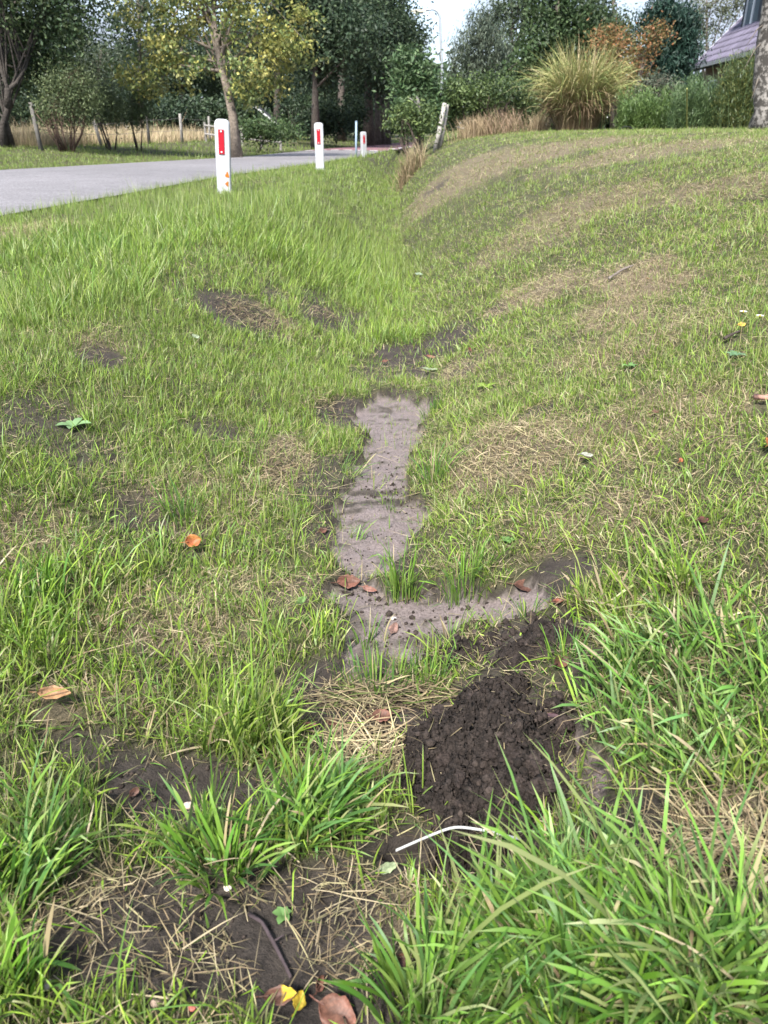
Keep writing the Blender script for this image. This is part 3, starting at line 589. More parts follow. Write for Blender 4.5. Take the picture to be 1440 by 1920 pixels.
dry_clump('pale dry grass clump just right of the leaning double post', 892, 268, 20.5, 38, 42, 700, 92, BL, .5, math.pi)
dry_clump('reddish dry tall grass in front of the dark hollow of the hedge', 945, 262, 20.5, 50, 48, 520, 93, [(.36, .25, .17), (.44, .33, .23), (.27, .18, .12), (.12, .13, .05)], .6, math.pi)
dry_clump('brown dry grass leaning at the foot of the golden ornamental grass', 1010, 262, 20, 25, 40, 350, 94, BL)
# white-barked birch at the right edge
b_ = gz(1432, 237, 11.5); s_ = px_per_m(b_)
o_ = tag(empty('birch_tree', b_), 'pale mottled birch trunk at the right edge of the lawn', 'tree')
def birch_bark():
    m = mat('birch_bark', (.44, .42, .40), .85, False, [(9, .2)], (40, .5, .01)); t = m.node_tree; N, L = t.nodes, t.links
    n = N.new('ShaderNodeTexNoise'); n.inputs['Scale'].default_value = 14; n.inputs['Detail'].default_value = 6; n.inputs['Roughness'].default_value = .7
    tcn = N.new('ShaderNodeTexCoord'); L.new(tcn.outputs['Object'], n.inputs['Vector'])
    r = N.new('ShaderNodeValToRGB'); r.color_ramp.elements[0].position = .47; r.color_ramp.elements[1].position = .56
    r.color_ramp.elements[0].color = (.05, .045, .04, 1); r.color_ramp.elements[1].color = (.25, .23, .21, 1); L.new(n.outputs['Fac'], r.inputs['Fac'])
    L.new(r.outputs['Color'], N['Principled BSDF'].inputs['Base Color']); return m
bm_ = MB(); bm_.tube([b_-np.array([0, 0, .05]), b_+np.array([.01, 0, .25]), wp(1434, 160, 11.5), wp(1440, 80, 11.5), wp(1450, 0, 11.5), wp(1462, -160, 11.5)], [.22, .165, .15, .14, .125, .10], 14)
bm_.build('trunk', birch_bark(), o_, b_, True)
V, Qd, C, cc = crown([ell(1520, -330, 11.5, 260, 120)], 140, 30, .05, .035, .2, [(.10, .15, .045), (.14, .17, .05)], 95, droop=.2)
link('crown', mesh('crown', V-b_, Qd, None, C, False), M['leaf'], o_)
bb = MB(); limbs(bb, [wp(1450, 0, 11.5), wp(1462, -160, 11.5)], cc, .05, 10, 96, (.09, .075, .06), 0)
for (a, e) in (((1437, 70), (1395, 130)), ((1432, 130), (1408, 190)), ((1440, 40), (1400, 85))): bb.tube([wp(*a, 11.5), wp((a[0]+e[0])/2, (a[1]+e[1])/2-8, 11.4), wp(*e, 11.3)], [.012, .008, .003], 5, (.12, .10, .08))
bb.build('twigs', M['bark'], o_, b_, True)

# ------------------------------------------------------------------ house
hA = P(1299, 124, 38); zE = hA[2]
d_ = ray(1432, 88.5); hB = CAM + d_*((zE-CAM[2])/d_[2])
u = hB-hA; u[2] = 0; LEN = np.linalg.norm(u)*1.35; u /= np.linalg.norm(u); nrm = np.array([-u[1], u[0], 0])
if nrm[0] < 0: nrm = -nrm
gzH = H0(np.array([hA[0]]), np.array([hA[1]]))[0]
o_ = tag(empty('house', (hA[0], hA[1], gzH)), 'brick house with purple-grey tiled roof and dormer behind the garden', 'house'); org = np.array(o_.location)
PT = math.tan(R(46)); RUN = 4.6
def hp(a, d, z): return hA + u*a + nrm*d + np.array([0, 0, z])       # along the eave, into the house, up from the eave
def hbox(b, a0, a1, d0, d1, z0, z1, colr=(1, 1, 1)):
    b.hexa([hp(a, d, z) for a in (a0, a1) for d in (d0, d1) for z in (z0, z1)], colr)
brick = mat('pinkish_brick', (.20, .145, .13), .9, False, [(4, .15), (40, .25)], (60, .4, .01))
tile_m = mat('roof_tile', (.10, .088, .125), .6, True, [(2, .12), (9, .12)], spec=.4)
dark_m = mat('dark_cladding', (.03, .035, .045), .7, False, [(6, .15)]); glass = mat('window_glass', (.10, .13, .16), .08, spec=.8); wht = mat('white_frame', (.72, .73, .74), .5, False, [(10, .05)])
b = MB(); gz0 = gzH-hA[2]-.2
hbox(b, .25, LEN, .5, .75, gz0, -.05); hbox(b, .25, .5, .76, 9.0, gz0, -.05); b.build('wall', brick, o_, org)
b = MB()
b.add([hp(.26, .76, -.05), hp(.26, 8.9, -.05), hp(.26, RUN+.3, (RUN-.1)*PT-.3), hp(.45, .76, -.05), hp(.45, 8.9, -.05), hp(.45, RUN+.3, (RUN-.1)*PT-.3)], [(0, 1, 4, 3), (1, 2, 5, 4), (2, 0, 3, 5)], [(0, 2, 1), (3, 4, 5)]); b.build('gable', brick, o_, org)
b = MB(); roofq = []
for sgn in (0, 1):
    d0, d1 = (0, RUN) if not sgn else (2*RUN+.2, RUN+.2)
    b.hexa([hp(a, d, z) for a in (0, LEN) for (d, zz) in ((d0, 0), (d1, RUN*PT)) for z in (zz-.22, zz-.06)])
rf = b.build('roof', dark_m, o_, org)
b = MB(); hbox(b, -.05, LEN, -.12, 0, -.16, -.03); b.build('gutter', mat('grey_gutter', (.22, .23, .24), .5, False, [(5, .1)]), rf, org-org)
g_ = rf.children[0]; g_.location = -org if False else (0, 0, 0)
for v_ in g_.data.vertices: v_.co = v_.co - __import__('mathutils').Vector(org)
b = MB(); b.hexa([hp(a, d, z) for a in (-.07, .0) for (d, zz) in ((-.05, -.05), (RUN, RUN*PT)) for z in (zz-.2, zz+.05)]); b.build('verge_board', mat('grey_white_board', (.45, .45, .48), .6, False, [(5, .1)]), o_, org)
# tiles: a curved pan tile, laid in courses
TW, TL = .24, .36; tv, tq = [], []
sl = np.array([0, math.cos(R(46)), math.sin(R(46))])
def tile_mesh():
    V, Qs = [], []; n = 6
    for (s, lift) in ((0, .045), (TL*1.12, .005)):
        for k in range(n+1):
            t = k/n; h = .035*math.sin(t*2*math.pi)+.035
            for th in (0, .018): V.append((t*TW*1.04, s, h+lift-th))
    m = 2*(n+1)
    for k in range(n):
        a = 2*k; Qs += [(a, a+2, m+a+2, m+a), (a+1, m+a+1, m+a+3, a+3), (a, a+1, a+3, a+2), (m+a, m+a+2, m+a+3, m+a+1)]
    return np.array(V), np.array(Qs)
TVm, TQm = tile_mesh()
tme = [mesh('roof_tile', TVm, TQm, None, np.full((len(TVm), 3), k), False) for k in (.82, 1.0, 1.18)]
for m_ in tme: m_.materials.append(tile_m)
from mathutils import Matrix, Vector
slope = u*0 + nrm*math.cos(R(46)) + np.array([0, 0, math.sin(R(46))]); nn = np.cross(u, slope); 
if nn[2] < 0: nn = -nn
RM = Matrix((tuple(u), tuple(slope), tuple(nn))).transposed().to_4x4()
ncour = int(RUN/math.cos(R(46))/TL); ncol = int(LEN/TW); rest = MB(); cand = []
for i in range(ncour):
    for j in range(ncol):
        p = hA + u*(j*TW) + slope*(i*TL) - nn*.06
        q = p-CAM; dep = q[1]*math.cos(PITCH)-q[2]*math.sin(PITCH); sx = 720+FPX*q[0]/dep; sy = 960-FPX*(q[1]*math.sin(PITCH)+q[2]*math.cos(PITCH))/dep
        cand.append((0 if (sx < 1445 and sy > -30) else 1, np.linalg.norm(q), i, j, p))
cand.sort(key=lambda c: c[:2])
for k, (_, _, i, j, p) in enumerate(cand):
    if k < 300:
        t_ = link('roof_tile', tme[random.randrange(3)], None, rf); t_.matrix_local = Matrix.Translation(Vector(p-org)) @ RM
    else: rest.add(TVm@np.array([u, slope, nn])+p, TQm, c=(random.choice((.82, 1, 1.18)),)*3)
if rest.V:
    r_o = rest.build('roof_tiles', tile_m, rf, org); r_o['kind'] = 'stuff'
# windows in the wall under the eave and the dormer
def window(a0, a1, d, z0, z1, par, nm='window'):
    b = MB(); t = .07
    hbox(b, a0, a1, d-.05, d+.05, z0, z0+t); hbox(b, a0, a1, d-.05, d+.05, z1-t, z1); hbox(b, a0, a0+t, d-.05, d+.05, z0+t, z1-t); hbox(b, a1-t, a1, d-.05, d+.05, z0+t, z1-t)
    w_ = b.build(nm, wht, par, org); b = MB(); hbox(b, a0+t, a1-t, d-.01, d+.02, z0+t, z1-t); b.build('pane', glass, w_, org); return w_
window(1.3, 2.2, .48, -1.9, -.6, o_); window(4.2, 5.4, .48, -1.9, -.6, o_)
def dorm_d(z): return z/PT
def on_roof(px, py):                  # along and up the roof slope at a pixel
    d = ray(px, py); t = np.dot(hA-CAM, nn)/np.dot(d, nn); p = CAM+d*t-hA; return float(p@u), float(p@nrm), float(p[2])
a0, dd, zb = on_roof(1389, 54); a1, _, _ = on_roof(1421, 40); a1 = a1
if not (0 < zb < RUN*PT): a0, dd, zb, a1 = 9, 1.5, 1.8, 11
HD = 1.45
dm = MB(); hbox(dm, a1, a1+2.2, dd+.02, dd+2.2, zb-.1, zb+HD); hbox(dm, a0-.12, a0, dd+.02, dd+2.2, zb-.1, zb+HD); hbox(dm, a0, a1, dd+.12, dd+2.2, zb+HD-.2, zb+HD); hbox(dm, a0, a1, dd+.3, dd+.34, zb, zb+HD-.2)
do_ = dm.build('dormer', dark_m, o_, org)
am = (a0+a1)/2; window(a0, am, dd+.1, zb, zb+HD-.22, do_); window(am, a1, dd+.1, zb, zb+HD-.22, do_)
b = MB(); hbox(b, a0-.3, a1+2.4, dd-.35, dd-.25, zb+HD-.02, zb+HD+.28); b.build('fascia', mat('blue_grey_fascia', (.36, .42, .50), .6, False, [(5, .1)]), do_, org)
b = MB(); hbox(b, a0, a1, dd-.03, dd+.06, zb-.12, zb); b.build('sill', wht, do_, org)
b = MB(); b.hexa([hp(a, d, z) for a in (a0-.3, a1+2.4) for (d, zz) in ((dd-.4, zb+HD+.30), (dd+2.8, zb+HD+1.1)) for z in (zz, zz+.12)]); b.build('dormer_roof', tile_m, do_, org)

# ------------------------------------------------------------------ cabin, rails, fence, lamp, poles
b_ = gz(485, 246, 48); o_ = tag(empty('cabin', b_), 'small dark cabin with pitched roof under the trees across the road', 'cabin')
wm = mat('dark_timber', (.05, .04, .033), .85, False, [(3, .2), (20, .2)])
b = MB()
for k in range(11): b.box(b_+np.array([-1.5+k*.3, 0, .62]), (.285, 2.6, 1.25))
b.build('wall', wm, o_, b_)
b = MB(); t_ = b_+np.array([0, 0, 0])
for s in (-1, 1): b.hexa([t_+np.array([s*x, y, z]) for x, zz in ((1.95, 1.0), (0, 2.5)) for y in (-1.6, 1.6) for z in (zz, zz+.12)])
b.build('roof', mat('dark_roof', (.035, .035, .04), .8, False, [(5, .2)]), o_, b_)
b = MB()
for s in (-1, 1): b.hexa([t_+np.array([s*x, y, z]) for x, zz in ((2.0, .98), (0, 2.54)) for y in (-1.68, -1.6) for z in (zz-.04, zz+.14)])
b.build('gable_board', mat('pale_board', (.5, .5, .5), .7, False, [(5, .1)]), o_, b_)
b = MB(); b.box(b_+np.array([.1, -1.34, .7]), (.7, .06, 1.3)); b.build('door', mat('brown_door', (.12, .075, .05), .7, False, [(9, .2)]), o_, b_); o_.scale = (.62, .62, .62)
def grey(k=.2): return (k*1.05, k*.98, k*.9)
pa, pb = gz(385, 247, 36), gz(525, 247, 34)
o_ = tag(empty('rail_fence', pa), 'low wooden rail fence below the cabin across the road', 'fence'); 
for k in range(5):
    p = pa+(pb-pa)*k/4; p[2] = H0(np.array([p[0]]), np.array([p[1]]))[0]
    b = MB(); b.tube([p-np.array([0, 0, .1]), p+np.array([0, 0, .75])], [.055, .05], 7, grey(.2)); b.build('post', M['wood'], o_, pa)
for zz in (.62, .3):
    b = MB(); b.tube([pa+np.array([0, -.06, zz]), (pa+pb)/2+np.array([0, -.06, zz-.01]), pb+np.array([0, -.06, zz])], [.035]*3, 6, grey(.22)); b.build('rail', M['wood'], o_, pa)
posts = [(74, 264, 57, 192, 21.3, .055, .13), (188, 257, 175, 226, 26, .05, .2), (278, 253, 275, 217, 30, .05, .07), (340, 250, 337, 213, 33, .055, .24), (392, 246, 391, 218, 38, .05, .26), (430, 244, 430, 222, 43, .05, .2)]
o_ = tag(empty('wire_fence', gz(74, 264, 21.3)), 'field fence of weathered wooden posts and wire along the blond meadow', 'fence'); fo = np.array(o_.location); tops = []
for (xb, yb, xt, yt, Y, r0, g) in posts:
    a, t = gz(xb, yb, Y), P(xt, yt, Y); tops.append((a, t)); b = MB(); b.tube([a-(t-a)*.1, (a+t)/2, t-(t-a)*.01, t], [r0, r0*.97, r0*.95, r0*.8], 9, grey(g)); b.build('post', M['wood'], o_, fo, True)
for f in (.45, .85):
    b = MB(); pts = []
    for (a, t), (a2, t2) in zip(tops[:-1], tops[1:]):
        p, q = a+(t-a)*f, a2+(t2-a2)*f; pts += [p, (p+q)/2-np.array([0, 0, .03])]
    pts.append(tops[-1][0]+(tops[-1][1]-tops[-1][0])*f); b.tube(pts, [.006]*len(pts), 4, (.15, .14, .13)); b.build('wire', M['wood'], o_, fo)
# street lamp
lb = gz(825, 262, 46); o_ = tag(empty('street_lamp', lb), 'tall grey street lamp with curved arm against the sky', 'street lamp')
b = MB(); top = P(825, 36, 46); cs = px_per_m(top); arm = [lb-np.array([0, 0, .1]), lb+np.array([0, 0, 1.0]), lb+np.array([0, 0, 3]), top]
for k in range(1, 7): a = k*math.pi/12; arm.append(top+np.array([-(1-math.cos(a))*16/cs, 0, math.sin(a)*16/cs]))
arm.append(P(792, 20.5, 46)); b.tube(arm, [.09, .085, .07]+[.055]*(len(arm)-3), 9); b.build('pole', M['steel'], o_, lb, True)
b = MB(); h = P(784, 20.5, 46)
for k, (x0, x1, w0, z0) in enumerate(((-.35, -.1, .10, .09), (-.1, .22, .16, .12), (.22, .38, .10, .10))): b.box(h+np.array([(x0+x1)/2, 0, 0]), (x1-x0+.01*k, w0*2, z0))
b.build('lamp_head', mat('lamp_head', (.5, .47, .40), .5, False, [(6, .1)]), o_, lb)
b = MB(); b.box(h+np.array([.02, 0, -.085]), (.5, .2, .05)); b.build('lens', mat('lamp_lens', (.55, .55, .5), .2), o_, lb)
# blue-grey pole by the third marker
pb = gz(668, 290, 25.6); o_ = tag(empty('sign_pole', pb), 'thin blue-grey pole beside the farthest marker post', 'pole')
b = MB(); tp = P(668, 228, 25.6); b.tube([pb-np.array([0, 0, .1]), pb+np.array([0, 0, .4]), tp], [.03, .03, .03], 9); b.build('shaft', M['blue'], o_, pb, True)
b = MB(); b.tube([tp, tp+np.array([0, 0, .02])], [.034, .03], 9); b.build('cap', M['blue'], o_, pb, True)
# leaning double post and old stump
YL = G(822, 279)[1]; pb = gz(822, 277, YL); o_ = tag(empty('leaning_posts', pb), 'pair of weathered wooden stakes leaning together at the ditch end', 'fence post')
for (x0, y0, x1, y1, dY) in ((816, 277, 834, 193, 0), (824, 277, 838, 196, .12)):
    a, t = gz(x0, y0, YL+dY), P(x1, y1, YL+dY); b = MB(); b.tube([a-(t-a)*.08, a*.6+t*.4+np.array([.008, 0, 0]), t-(t-a)*.02, t], [.06, .056, .054, .045], 8, grey(.34)); b.build('stake', M['wood'], o_, pb, True)
pb = gz(787, 263, 19.7); o_ = tag(empty('old_stump', pb), 'old broken grey post standing in the sprouting shrub', 'fence post')
b = MB(); b.tube([pb-np.array([0, 0, .1]), wp(789, 225, 19.7), wp(785, 195, 19.7), wp(782, 180, 19.7)], [.06, .05, .04, .02], 8, grey(.13)); b.tube([wp(788, 205, 19.7), wp(776, 190, 19.7), wp(768, 184, 19.6)], [.03, .02, .008], 6, grey(.22)); b.build('post', M['wood'], o_, pb, True)
pb = gz(1288, 250, 16); o_ = tag(empty('garden_stake', pb), 'thin yellowish stake among the feathery garden plants', 'stake')
b = MB(); b.tube([pb-np.array([0, 0, .05]), P(1288, 166, 15.4)], [.014, .012], 7, (.30, .30, .10)); b.build('cane', M['wood'], o_, pb)
pb = gz(1172, 266, 14); o_ = tag(empty('wire_hoop', pb), 'small dark wire hoop stuck in the lawn before the garden bed', 'wire hoop')
b = MB(); s_ = px_per_m(pb); b.tube([pb+np.array([x/s_, 0, z/s_]) for x, z in ((-14, -2), (-12, 5), (-4, 9), (6, 8), (12, 3), (14, -2))], [.006]*6, 5, (.03, .03, .03)); b.build('hoop', M['wood'], o_, pb)

# ------------------------------------------------------------------ marker posts
def marker(label, xb, yb, xt, yt, Y, wd, rot, stain=False, low=0):
    a = P(xb, yb, Y); t = P(xt, yt, Y); hgt = t[2]-a[2]; a[2] -= .0
    o_ = tag(empty('marker_post', a, rot), label, 'marker post', 'white roadside marker posts')
    o_.rotation_euler = (0, math.atan2(t[0]-a[0], hgt)*1.0, rot)
    prof = []; n = 8; rc = wd*.32
    for (x, z) in [(-1, -.12), (-1, .2), (-1, .6)]: prof.append((x*wd/2*(1 if z > .5 else .95), z*hgt))
    for k in range(n+1): q = math.pi - k*math.pi/2/n; prof.append((-wd/2+rc+rc*math.cos(q), hgt-rc+rc*math.sin(q)))
    left_ = prof; prof = left_+[(-x, z) for x, z in left_[::-1]]; m = len(prof); th = wd*.36; bev = wd*.09; V = []
    pr = np.array(prof); cen = np.array([0, hgt*.45])
    for (y, ins) in ((-th, bev), (-th+bev*.35, bev*.35), (-th+bev, 0), (th-bev, 0), (th, bev)):
        q = pr.copy(); q[:, 0] -= np.sign(q[:, 0])*ins*(np.abs(q[:, 0]) > 1e-6); q[:, 1] = np.where(q[:, 1] > hgt*.7, q[:, 1]-ins, q[:, 1])
        V += [(x, y, z) for x, z in q]
    Qs = [(r*m+k, r*m+(k+1) % m, (r+1)*m+(k+1) % m, (r+1)*m+k) for r in range(4) for k in range(m)]
    Qs += [(k, m-1-k-0, m-2-k, k+1)[::-1] for k in range(m//2-1)] + [(4*m+k, 4*m+m-1-k, 4*m+m-2-k, 4*m+k+1) for k in range(m//2-1)]
    link('body', mesh('body', V, Qs, None, None, False), M['white'], o_)
    b = MB(); rw, z0, z1 = wd*.38, hgt*.53, hgt*.86; b.box((-wd*.06, -th-.003, (z0+z1)/2), (rw, .012, z1-z0)); rfl = b.build('reflector', M['red'], o_)
    for z in (z0+rw*.32, z1-rw*.32):
        b = MB(); b.tube([(-wd*.06, -th-.008, z), (-wd*.06, -th-.014, z)], [rw*.17, rw*.13], 10); b.build('rivet', M['rivet'], rfl, (0, 0, 0), True)
    if stain:
        for (x, z, r1) in ((.26, .245, .032), (.24, .12, .028)):
            b = MB(); ang = np.arange(10)*math.pi/5; rr_ = r1*wd/.12*(1+.3*np.sin(ang*3+z*40)); V = [(x*wd, -th-.0025, z*hgt)]+[(x*wd+r*.7*math.cos(q), -th-.0025, z*hgt+r*math.sin(q)) for q, r in zip(ang, rr_*.7)]
            b.add(V, T=[(0, 1+(k+1) % 10, 1+k) for k in range(10)][::-1]); b.build('paint_spot', M['orange'], o_)
    return o_
keep_posts = []
for args in (('nearest white marker post with red reflector and orange spots', 421, 360, 416, 223, 9.1, .155, .10, True), ('middle white marker post with red reflector at the road edge', 600, 314, 597, 230, 14.9, .155, .12), ('farthest greyish marker post with small red reflector', 682, 294, 681, 247, 26.6, .17, .5)):
    marker(*args)

# ------------------------------------------------------------------ soil mound, hole edge, white strip
mc = G(905, 1440); 
def mound_mesh(c, rx, ry, hh, n=90, seed=3, sharp=1.0):
    g = np.linspace(-1.25, 1.25, n); A, B = np.meshgrid(g, g); a, b = A.ravel(), B.ravel()
    rr = np.sqrt(a*a+b*b); x, y = c[0]+a*rx, c[1]+b*ry
    base = H(x, y)-.012; rr = rr*(1+.55*fbm(x*13, y*13, seed+17)*2); prof = np.clip(1-rr, 0, 1)**.6
    nzv = .55+1.1*(fbm(x*16, y*16, seed)+.25)
    z = base + hh*prof*nzv + prof**.3*(.045*fbm(x*34, y*34, seed+5)+.035*np.abs(fbm(x*80, y*80, seed+9))+.016*fbm(x*200, y*200, seed+13)) - .02*(rr > 1)*(rr-1)*4
    j = .006; x = x + j*(hsh(a*91, b*37, 1)-.5); y = y + j*(hsh(a*31, b*77, 2)-.5)
    i_ = np.arange(n*n).reshape(n, n); Qm = np.stack([i_[:-1, :-1], i_[:-1, 1:], i_[1:, 1:], i_[1:, :-1]], -1).reshape(-1, 4)
    keep = (rr[Qm] < 1.22).all(1); Cm = np.array([.027, .021, .018])*(1+.9*fbm(x*120, y*120, 4))[:, None]
    return np.c_[x, y, z], Qm[keep], Cm
V, Qm, Cm = mound_mesh(mc, .118, .15, .135, 170)
o_ = tag(empty('soil_mound', mc), 'heap of dark turned-over earth in the ditch beside the white strip', 'soil heap')
o_h = o_; Vheap = V; link('heap', mesh('heap', V-mc, Qm, None, Cm, True), M['soil'], o_)
mc2 = G(1000, 1215); V2, Qm2, Cm2 = mound_mesh(mc2, .085, .06, .045, 60, 23)
o2 = tag(empty('soil_mound', mc2), 'small crumbly ridge of dark earth behind the big soil heap', 'soil heap'); link('heap', mesh('heap', V2-mc2, Qm2, None, Cm2, True), M['soil'], o2)
mc3 = G(860, 1225); V3, Qm3, Cm3 = mound_mesh(mc3, .06, .045, .03, 50, 33)
o3 = tag(empty('soil_mound', mc3), 'low patch of dark soil clods between mud and the big soil heap', 'soil heap'); link('heap', mesh('heap', V3-mc3, Qm3, None, Cm3, True), M['soil'], o3)
def subdiv(V, F):
    V = [tuple(v) for v in V]; mid = {}; out = []
    def m(a, b):
        k = (min(a, b), max(a, b))
        if k not in mid: mid[k] = len(V); V.append(tuple((np.array(V[a])+V[b])/2))
        return mid[k]
    for a, b, c in F: x, y, z = m(a, b), m(b, c), m(c, a); out += [(a, x, z), (b, y, x), (c, z, y), (x, y, z)]
    V = np.array(V); return V/np.linalg.norm(V, axis=1)[:, None], np.array(out)
# crumbs of soil (stuff)
def ico():
    t = (1+5**.5)/2; V = np.array([(-1, t, 0), (1, t, 0), (-1, -t, 0), (1, -t, 0), (0, -1, t), (0, 1, t), (0, -1, -t), (0, 1, -t), (t, 0, -1), (t, 0, 1), (-t, 0, -1), (-t, 0, 1)])/1.9
    F = [(0, 11, 5), (0, 5, 1), (0, 1, 7), (0, 7, 10), (0, 10, 11), (1, 5, 9), (5, 11, 4), (11, 10, 2), (10, 7, 6), (7, 1, 8), (3, 9, 4), (3, 4, 2), (3, 2, 6), (3, 6, 8), (3, 8, 9), (4, 9, 5), (2, 4, 11), (6, 2, 10), (8, 6, 7), (9, 8, 1)]
    return V, np.array(F)
IV, IF = ico()
def crumbs(name, label, lst, seed):
    r = np.random.default_rng(seed); Vs, Fs, Cs, n = [], [], [], 0
    for (px, py, rx, ry, cnt, smin, smax) in lst:
        e0 = ells([(px, py, rx, ry)])[0]; a_, q_ = r.uniform(0, 6.28, cnt), r.uniform(0, 1, cnt)**.6; cx, cy_ = e0[0]+e0[2]*q_*np.cos(a_), e0[1]+e0[3]*q_*np.sin(a_); cz = H(cx, cy_)
        for k in range(cnt):
            c = np.array([cx[k], cy_[k], cz[k]]); s = .6*smin+(smax*.85-.6*smin)*r.uniform(0, 1)**3.5
            v = IV*s*r.uniform(.6, 1.3, 3)*r.uniform(.75, 1.25, (12, 1)) + c + np.array([0, 0, s*.35])
            Vs.append(v); Fs.append(IF+n); n += 12; Cs.append(np.tile(np.array([.034, .026, .022])*r.uniform(.6, 1.6), (12, 1)))
    return tag(link(name, mesh(name, np.concatenate(Vs), None, np.concatenate(Fs), np.concatenate(Cs), True), M['soil']), label, 'soil', None, 'stuff')
def mud_grit():
    r = np.random.default_rng(61); n = 5200; y = r.uniform(.85, 2.6, n); x = r.uniform(-.35, .45, n); m = mudf(x, y); k = (m > .35) & (r.uniform(0, 1, n) < .5+.9*fbm(x*14, y*14, 151)*2); x, y, m = x[k], y[k], m[k]; z = H(x, y, m); n = len(x)
    sz = .0008+.0030*r.uniform(0, 1, n)**3; V = (IV[None]*sz[:, None, None]*r.uniform(.6, 1.3, (n, 1, 3))*r.uniform(.75, 1.25, (n, 12, 1))+np.c_[x, y, z][:, None]).reshape(-1, 3)
    pal = np.array([(.03, .024, .02), (.05, .04, .034), (.12, .098, .09), (.20, .165, .15), (.02, .016, .014)]); C = np.repeat(pal[r.integers(0, 5, n)]*r.uniform(.7, 1.3, (n, 1)), 12, axis=0)
    F = (IF[None]+(np.arange(n)*12)[:, None, None]).reshape(-1, 3); tag(link('mud_grit', mesh('mud_grit', V, None, F, C, False), M['soil']), 'fine grit and crumbs strewn over the bare mud', 'grit', None, 'stuff')
mud_grit()
crumbs('soil_crumbs', 'dark soil crumbs scattered over the mud strip', [(800, 1160, 150, 40, 130, .002, .008), (730, 900, 55, 18, 60, .002, .007), (740, 920, 40, 25, 30, .002, .006), (950, 1190, 120, 50, 190, .003, .013), (860, 1210, 80, 40, 150, .003, .012),
        (720, 830, 50, 60, 40, .0015, .004), (640, 1120, 40, 50, 50, .002, .006), (900, 1480, 130, 120, 220, .002, .010), (760, 1330, 150, 70, 80, .002, .006), (690, 1010, 50, 40, 25, .002, .005), (1100, 1420, 60, 120, 70, .002, .006), (720, 1090, 80, 20, 70, .002, .007), (350, 1480, 170, 60, 90, .002, .006), (350, 1800, 250, 100, 120, .0015, .005)], 41)
rr_ = np.random.default_rng(77)
def heap_litter(Vh, c, par, ncr, nst):
    top = Vh[(Vh[:, 2]-c[2]) > .012]; Vs, Fs, Cs, n = [], [], [], 0
    for k in rr_.integers(0, len(top), ncr):
        sz = .0012+.007*rr_.uniform(0, 1)**4; v = IV*sz*rr_.uniform(.6, 1.3, 3)*rr_.uniform(.7, 1.3, (12, 1))+top[k]+np.array([0, 0, sz*.2])-c
        Vs.append(v); Fs.append(IF+n); n += 12; Cs.append(np.tile(np.array([.034, .026, .022])*rr_.uniform(.5, 1.7), (12, 1)))
    ob = link('crumbs', mesh('crumbs', np.concatenate(Vs), None, np.concatenate(Fs), np.concatenate(Cs), True), M['soil'], par); ob['kind'] = 'stuff'
    p = top[rr_.integers(0, len(top), nst)]-c; sc = STRAW[rr_.integers(0, 4, nst)]*rr_.uniform(.2, 1.0, (nst, 1))
    v, q, t, cc_ = blades(p, rr_.lognormal(-3.6, .5, nst), rr_.uniform(.0007, .0018, nst), rr_.uniform(0, 6.28, nst), rr_.uniform(.8, 1.9, nst), rr_.normal(0, 1.0, nst), 4, sc*.7, sc*.7)
    ob = link('straw', mesh('straw', v, q, t, cc_, True), M['straw'], par); ob['kind'] = 'stuff'
CV, CF = subdiv(*subdiv(IV, IF))
def clods(par, c, Vh, n, smin, smax, hmin):
    top = Vh[(Vh[:, 2]-c[2]) > hmin]; r = np.random.default_rng(len(top))
    for k in r.integers(0, len(top), n):
        sz = smin+(smax-smin)*r.uniform(0, 1)**1.6; o3 = r.uniform(0, 50, 2); d = 1+.9*fbm(CV[:, 0]*1.8+o3[0]+CV[:, 2], CV[:, 1]*1.8+o3[1]-CV[:, 2]*.9, 3)*2+1.1*fbm(CV[:, 0]*5+o3[1]+CV[:, 2]*4, CV[:, 1]*5+o3[0]-CV[:, 2]*3, 5)
        v = CV*d[:, None]*sz*r.uniform(.7, 1.25, 3)*np.array([1, 1, .75])+top[k]-c; cc = np.array([.028, .021, .018])*r.uniform(.6, 1.5)*(1+.8*fbm(CV[:, 0]*9+o3[0], CV[:, 1]*9+CV[:, 2]*5, 7))[:, None]
        link('clod', mesh('clod', v, None, CF, cc, False), M['soil'], par)
clods(o_h, mc, V, 70, .004, .013, .02); clods(o2, mc2, V2, 16, .004, .011, .01); clods(o3, mc3, V3, 14, .004, .010, .006)
heap_litter(V, mc, o_h, 420, 90); heap_litter(V2, mc2, o2, 60, 14); heap_litter(V3, mc3, o3, 50, 10)
# white strip
pts = [G(742, 1606)+np.array([0, 0, .010]), G(800, 1588)+np.array([0, 0, .018]), G(850, 1575)+np.array([0, 0, .025]), G(905, 1580)+np.array([0, 0, .022]), G(975, 1590)+np.array([0, 0, .012])]
o_ = empty('white_strip', pts[0]); tag(o_, 'thin bent white plastic strip lying across the small dark hole', 'plastic strip')
pp = []
for k in range(len(pts)-1):
    for s in range(6): pp.append(pts[k]+(pts[k+1]-pts[k])*s/6)
pp.append(pts[-1]); pp = np.array(pp); 
for _ in range(5): pp[1:-1] = pp[1:-1]*.5+(pp[:-2]+pp[2:])*.25
b = MB(); V = []
for k, p in enumerate(pp):
    for (dy, dz) in ((-.0016, 0), (-.0016, .001), (.0016, .0015), (.0016, .0005)): V.append(p+np.array([0, dy*1.0, dz]))
n = len(pp); b.add(V, [(i*4+j, i*4+(j+1) % 4, (i+1)*4+(j+1) % 4, (i+1)*4+j) for i in range(n-1) for j in range(4)]+[(3, 2, 1, 0), (4*n-4, 4*n-3, 4*n-2, 4*n-1)]); b.build('strip', M['strip'], o_, pts[0])

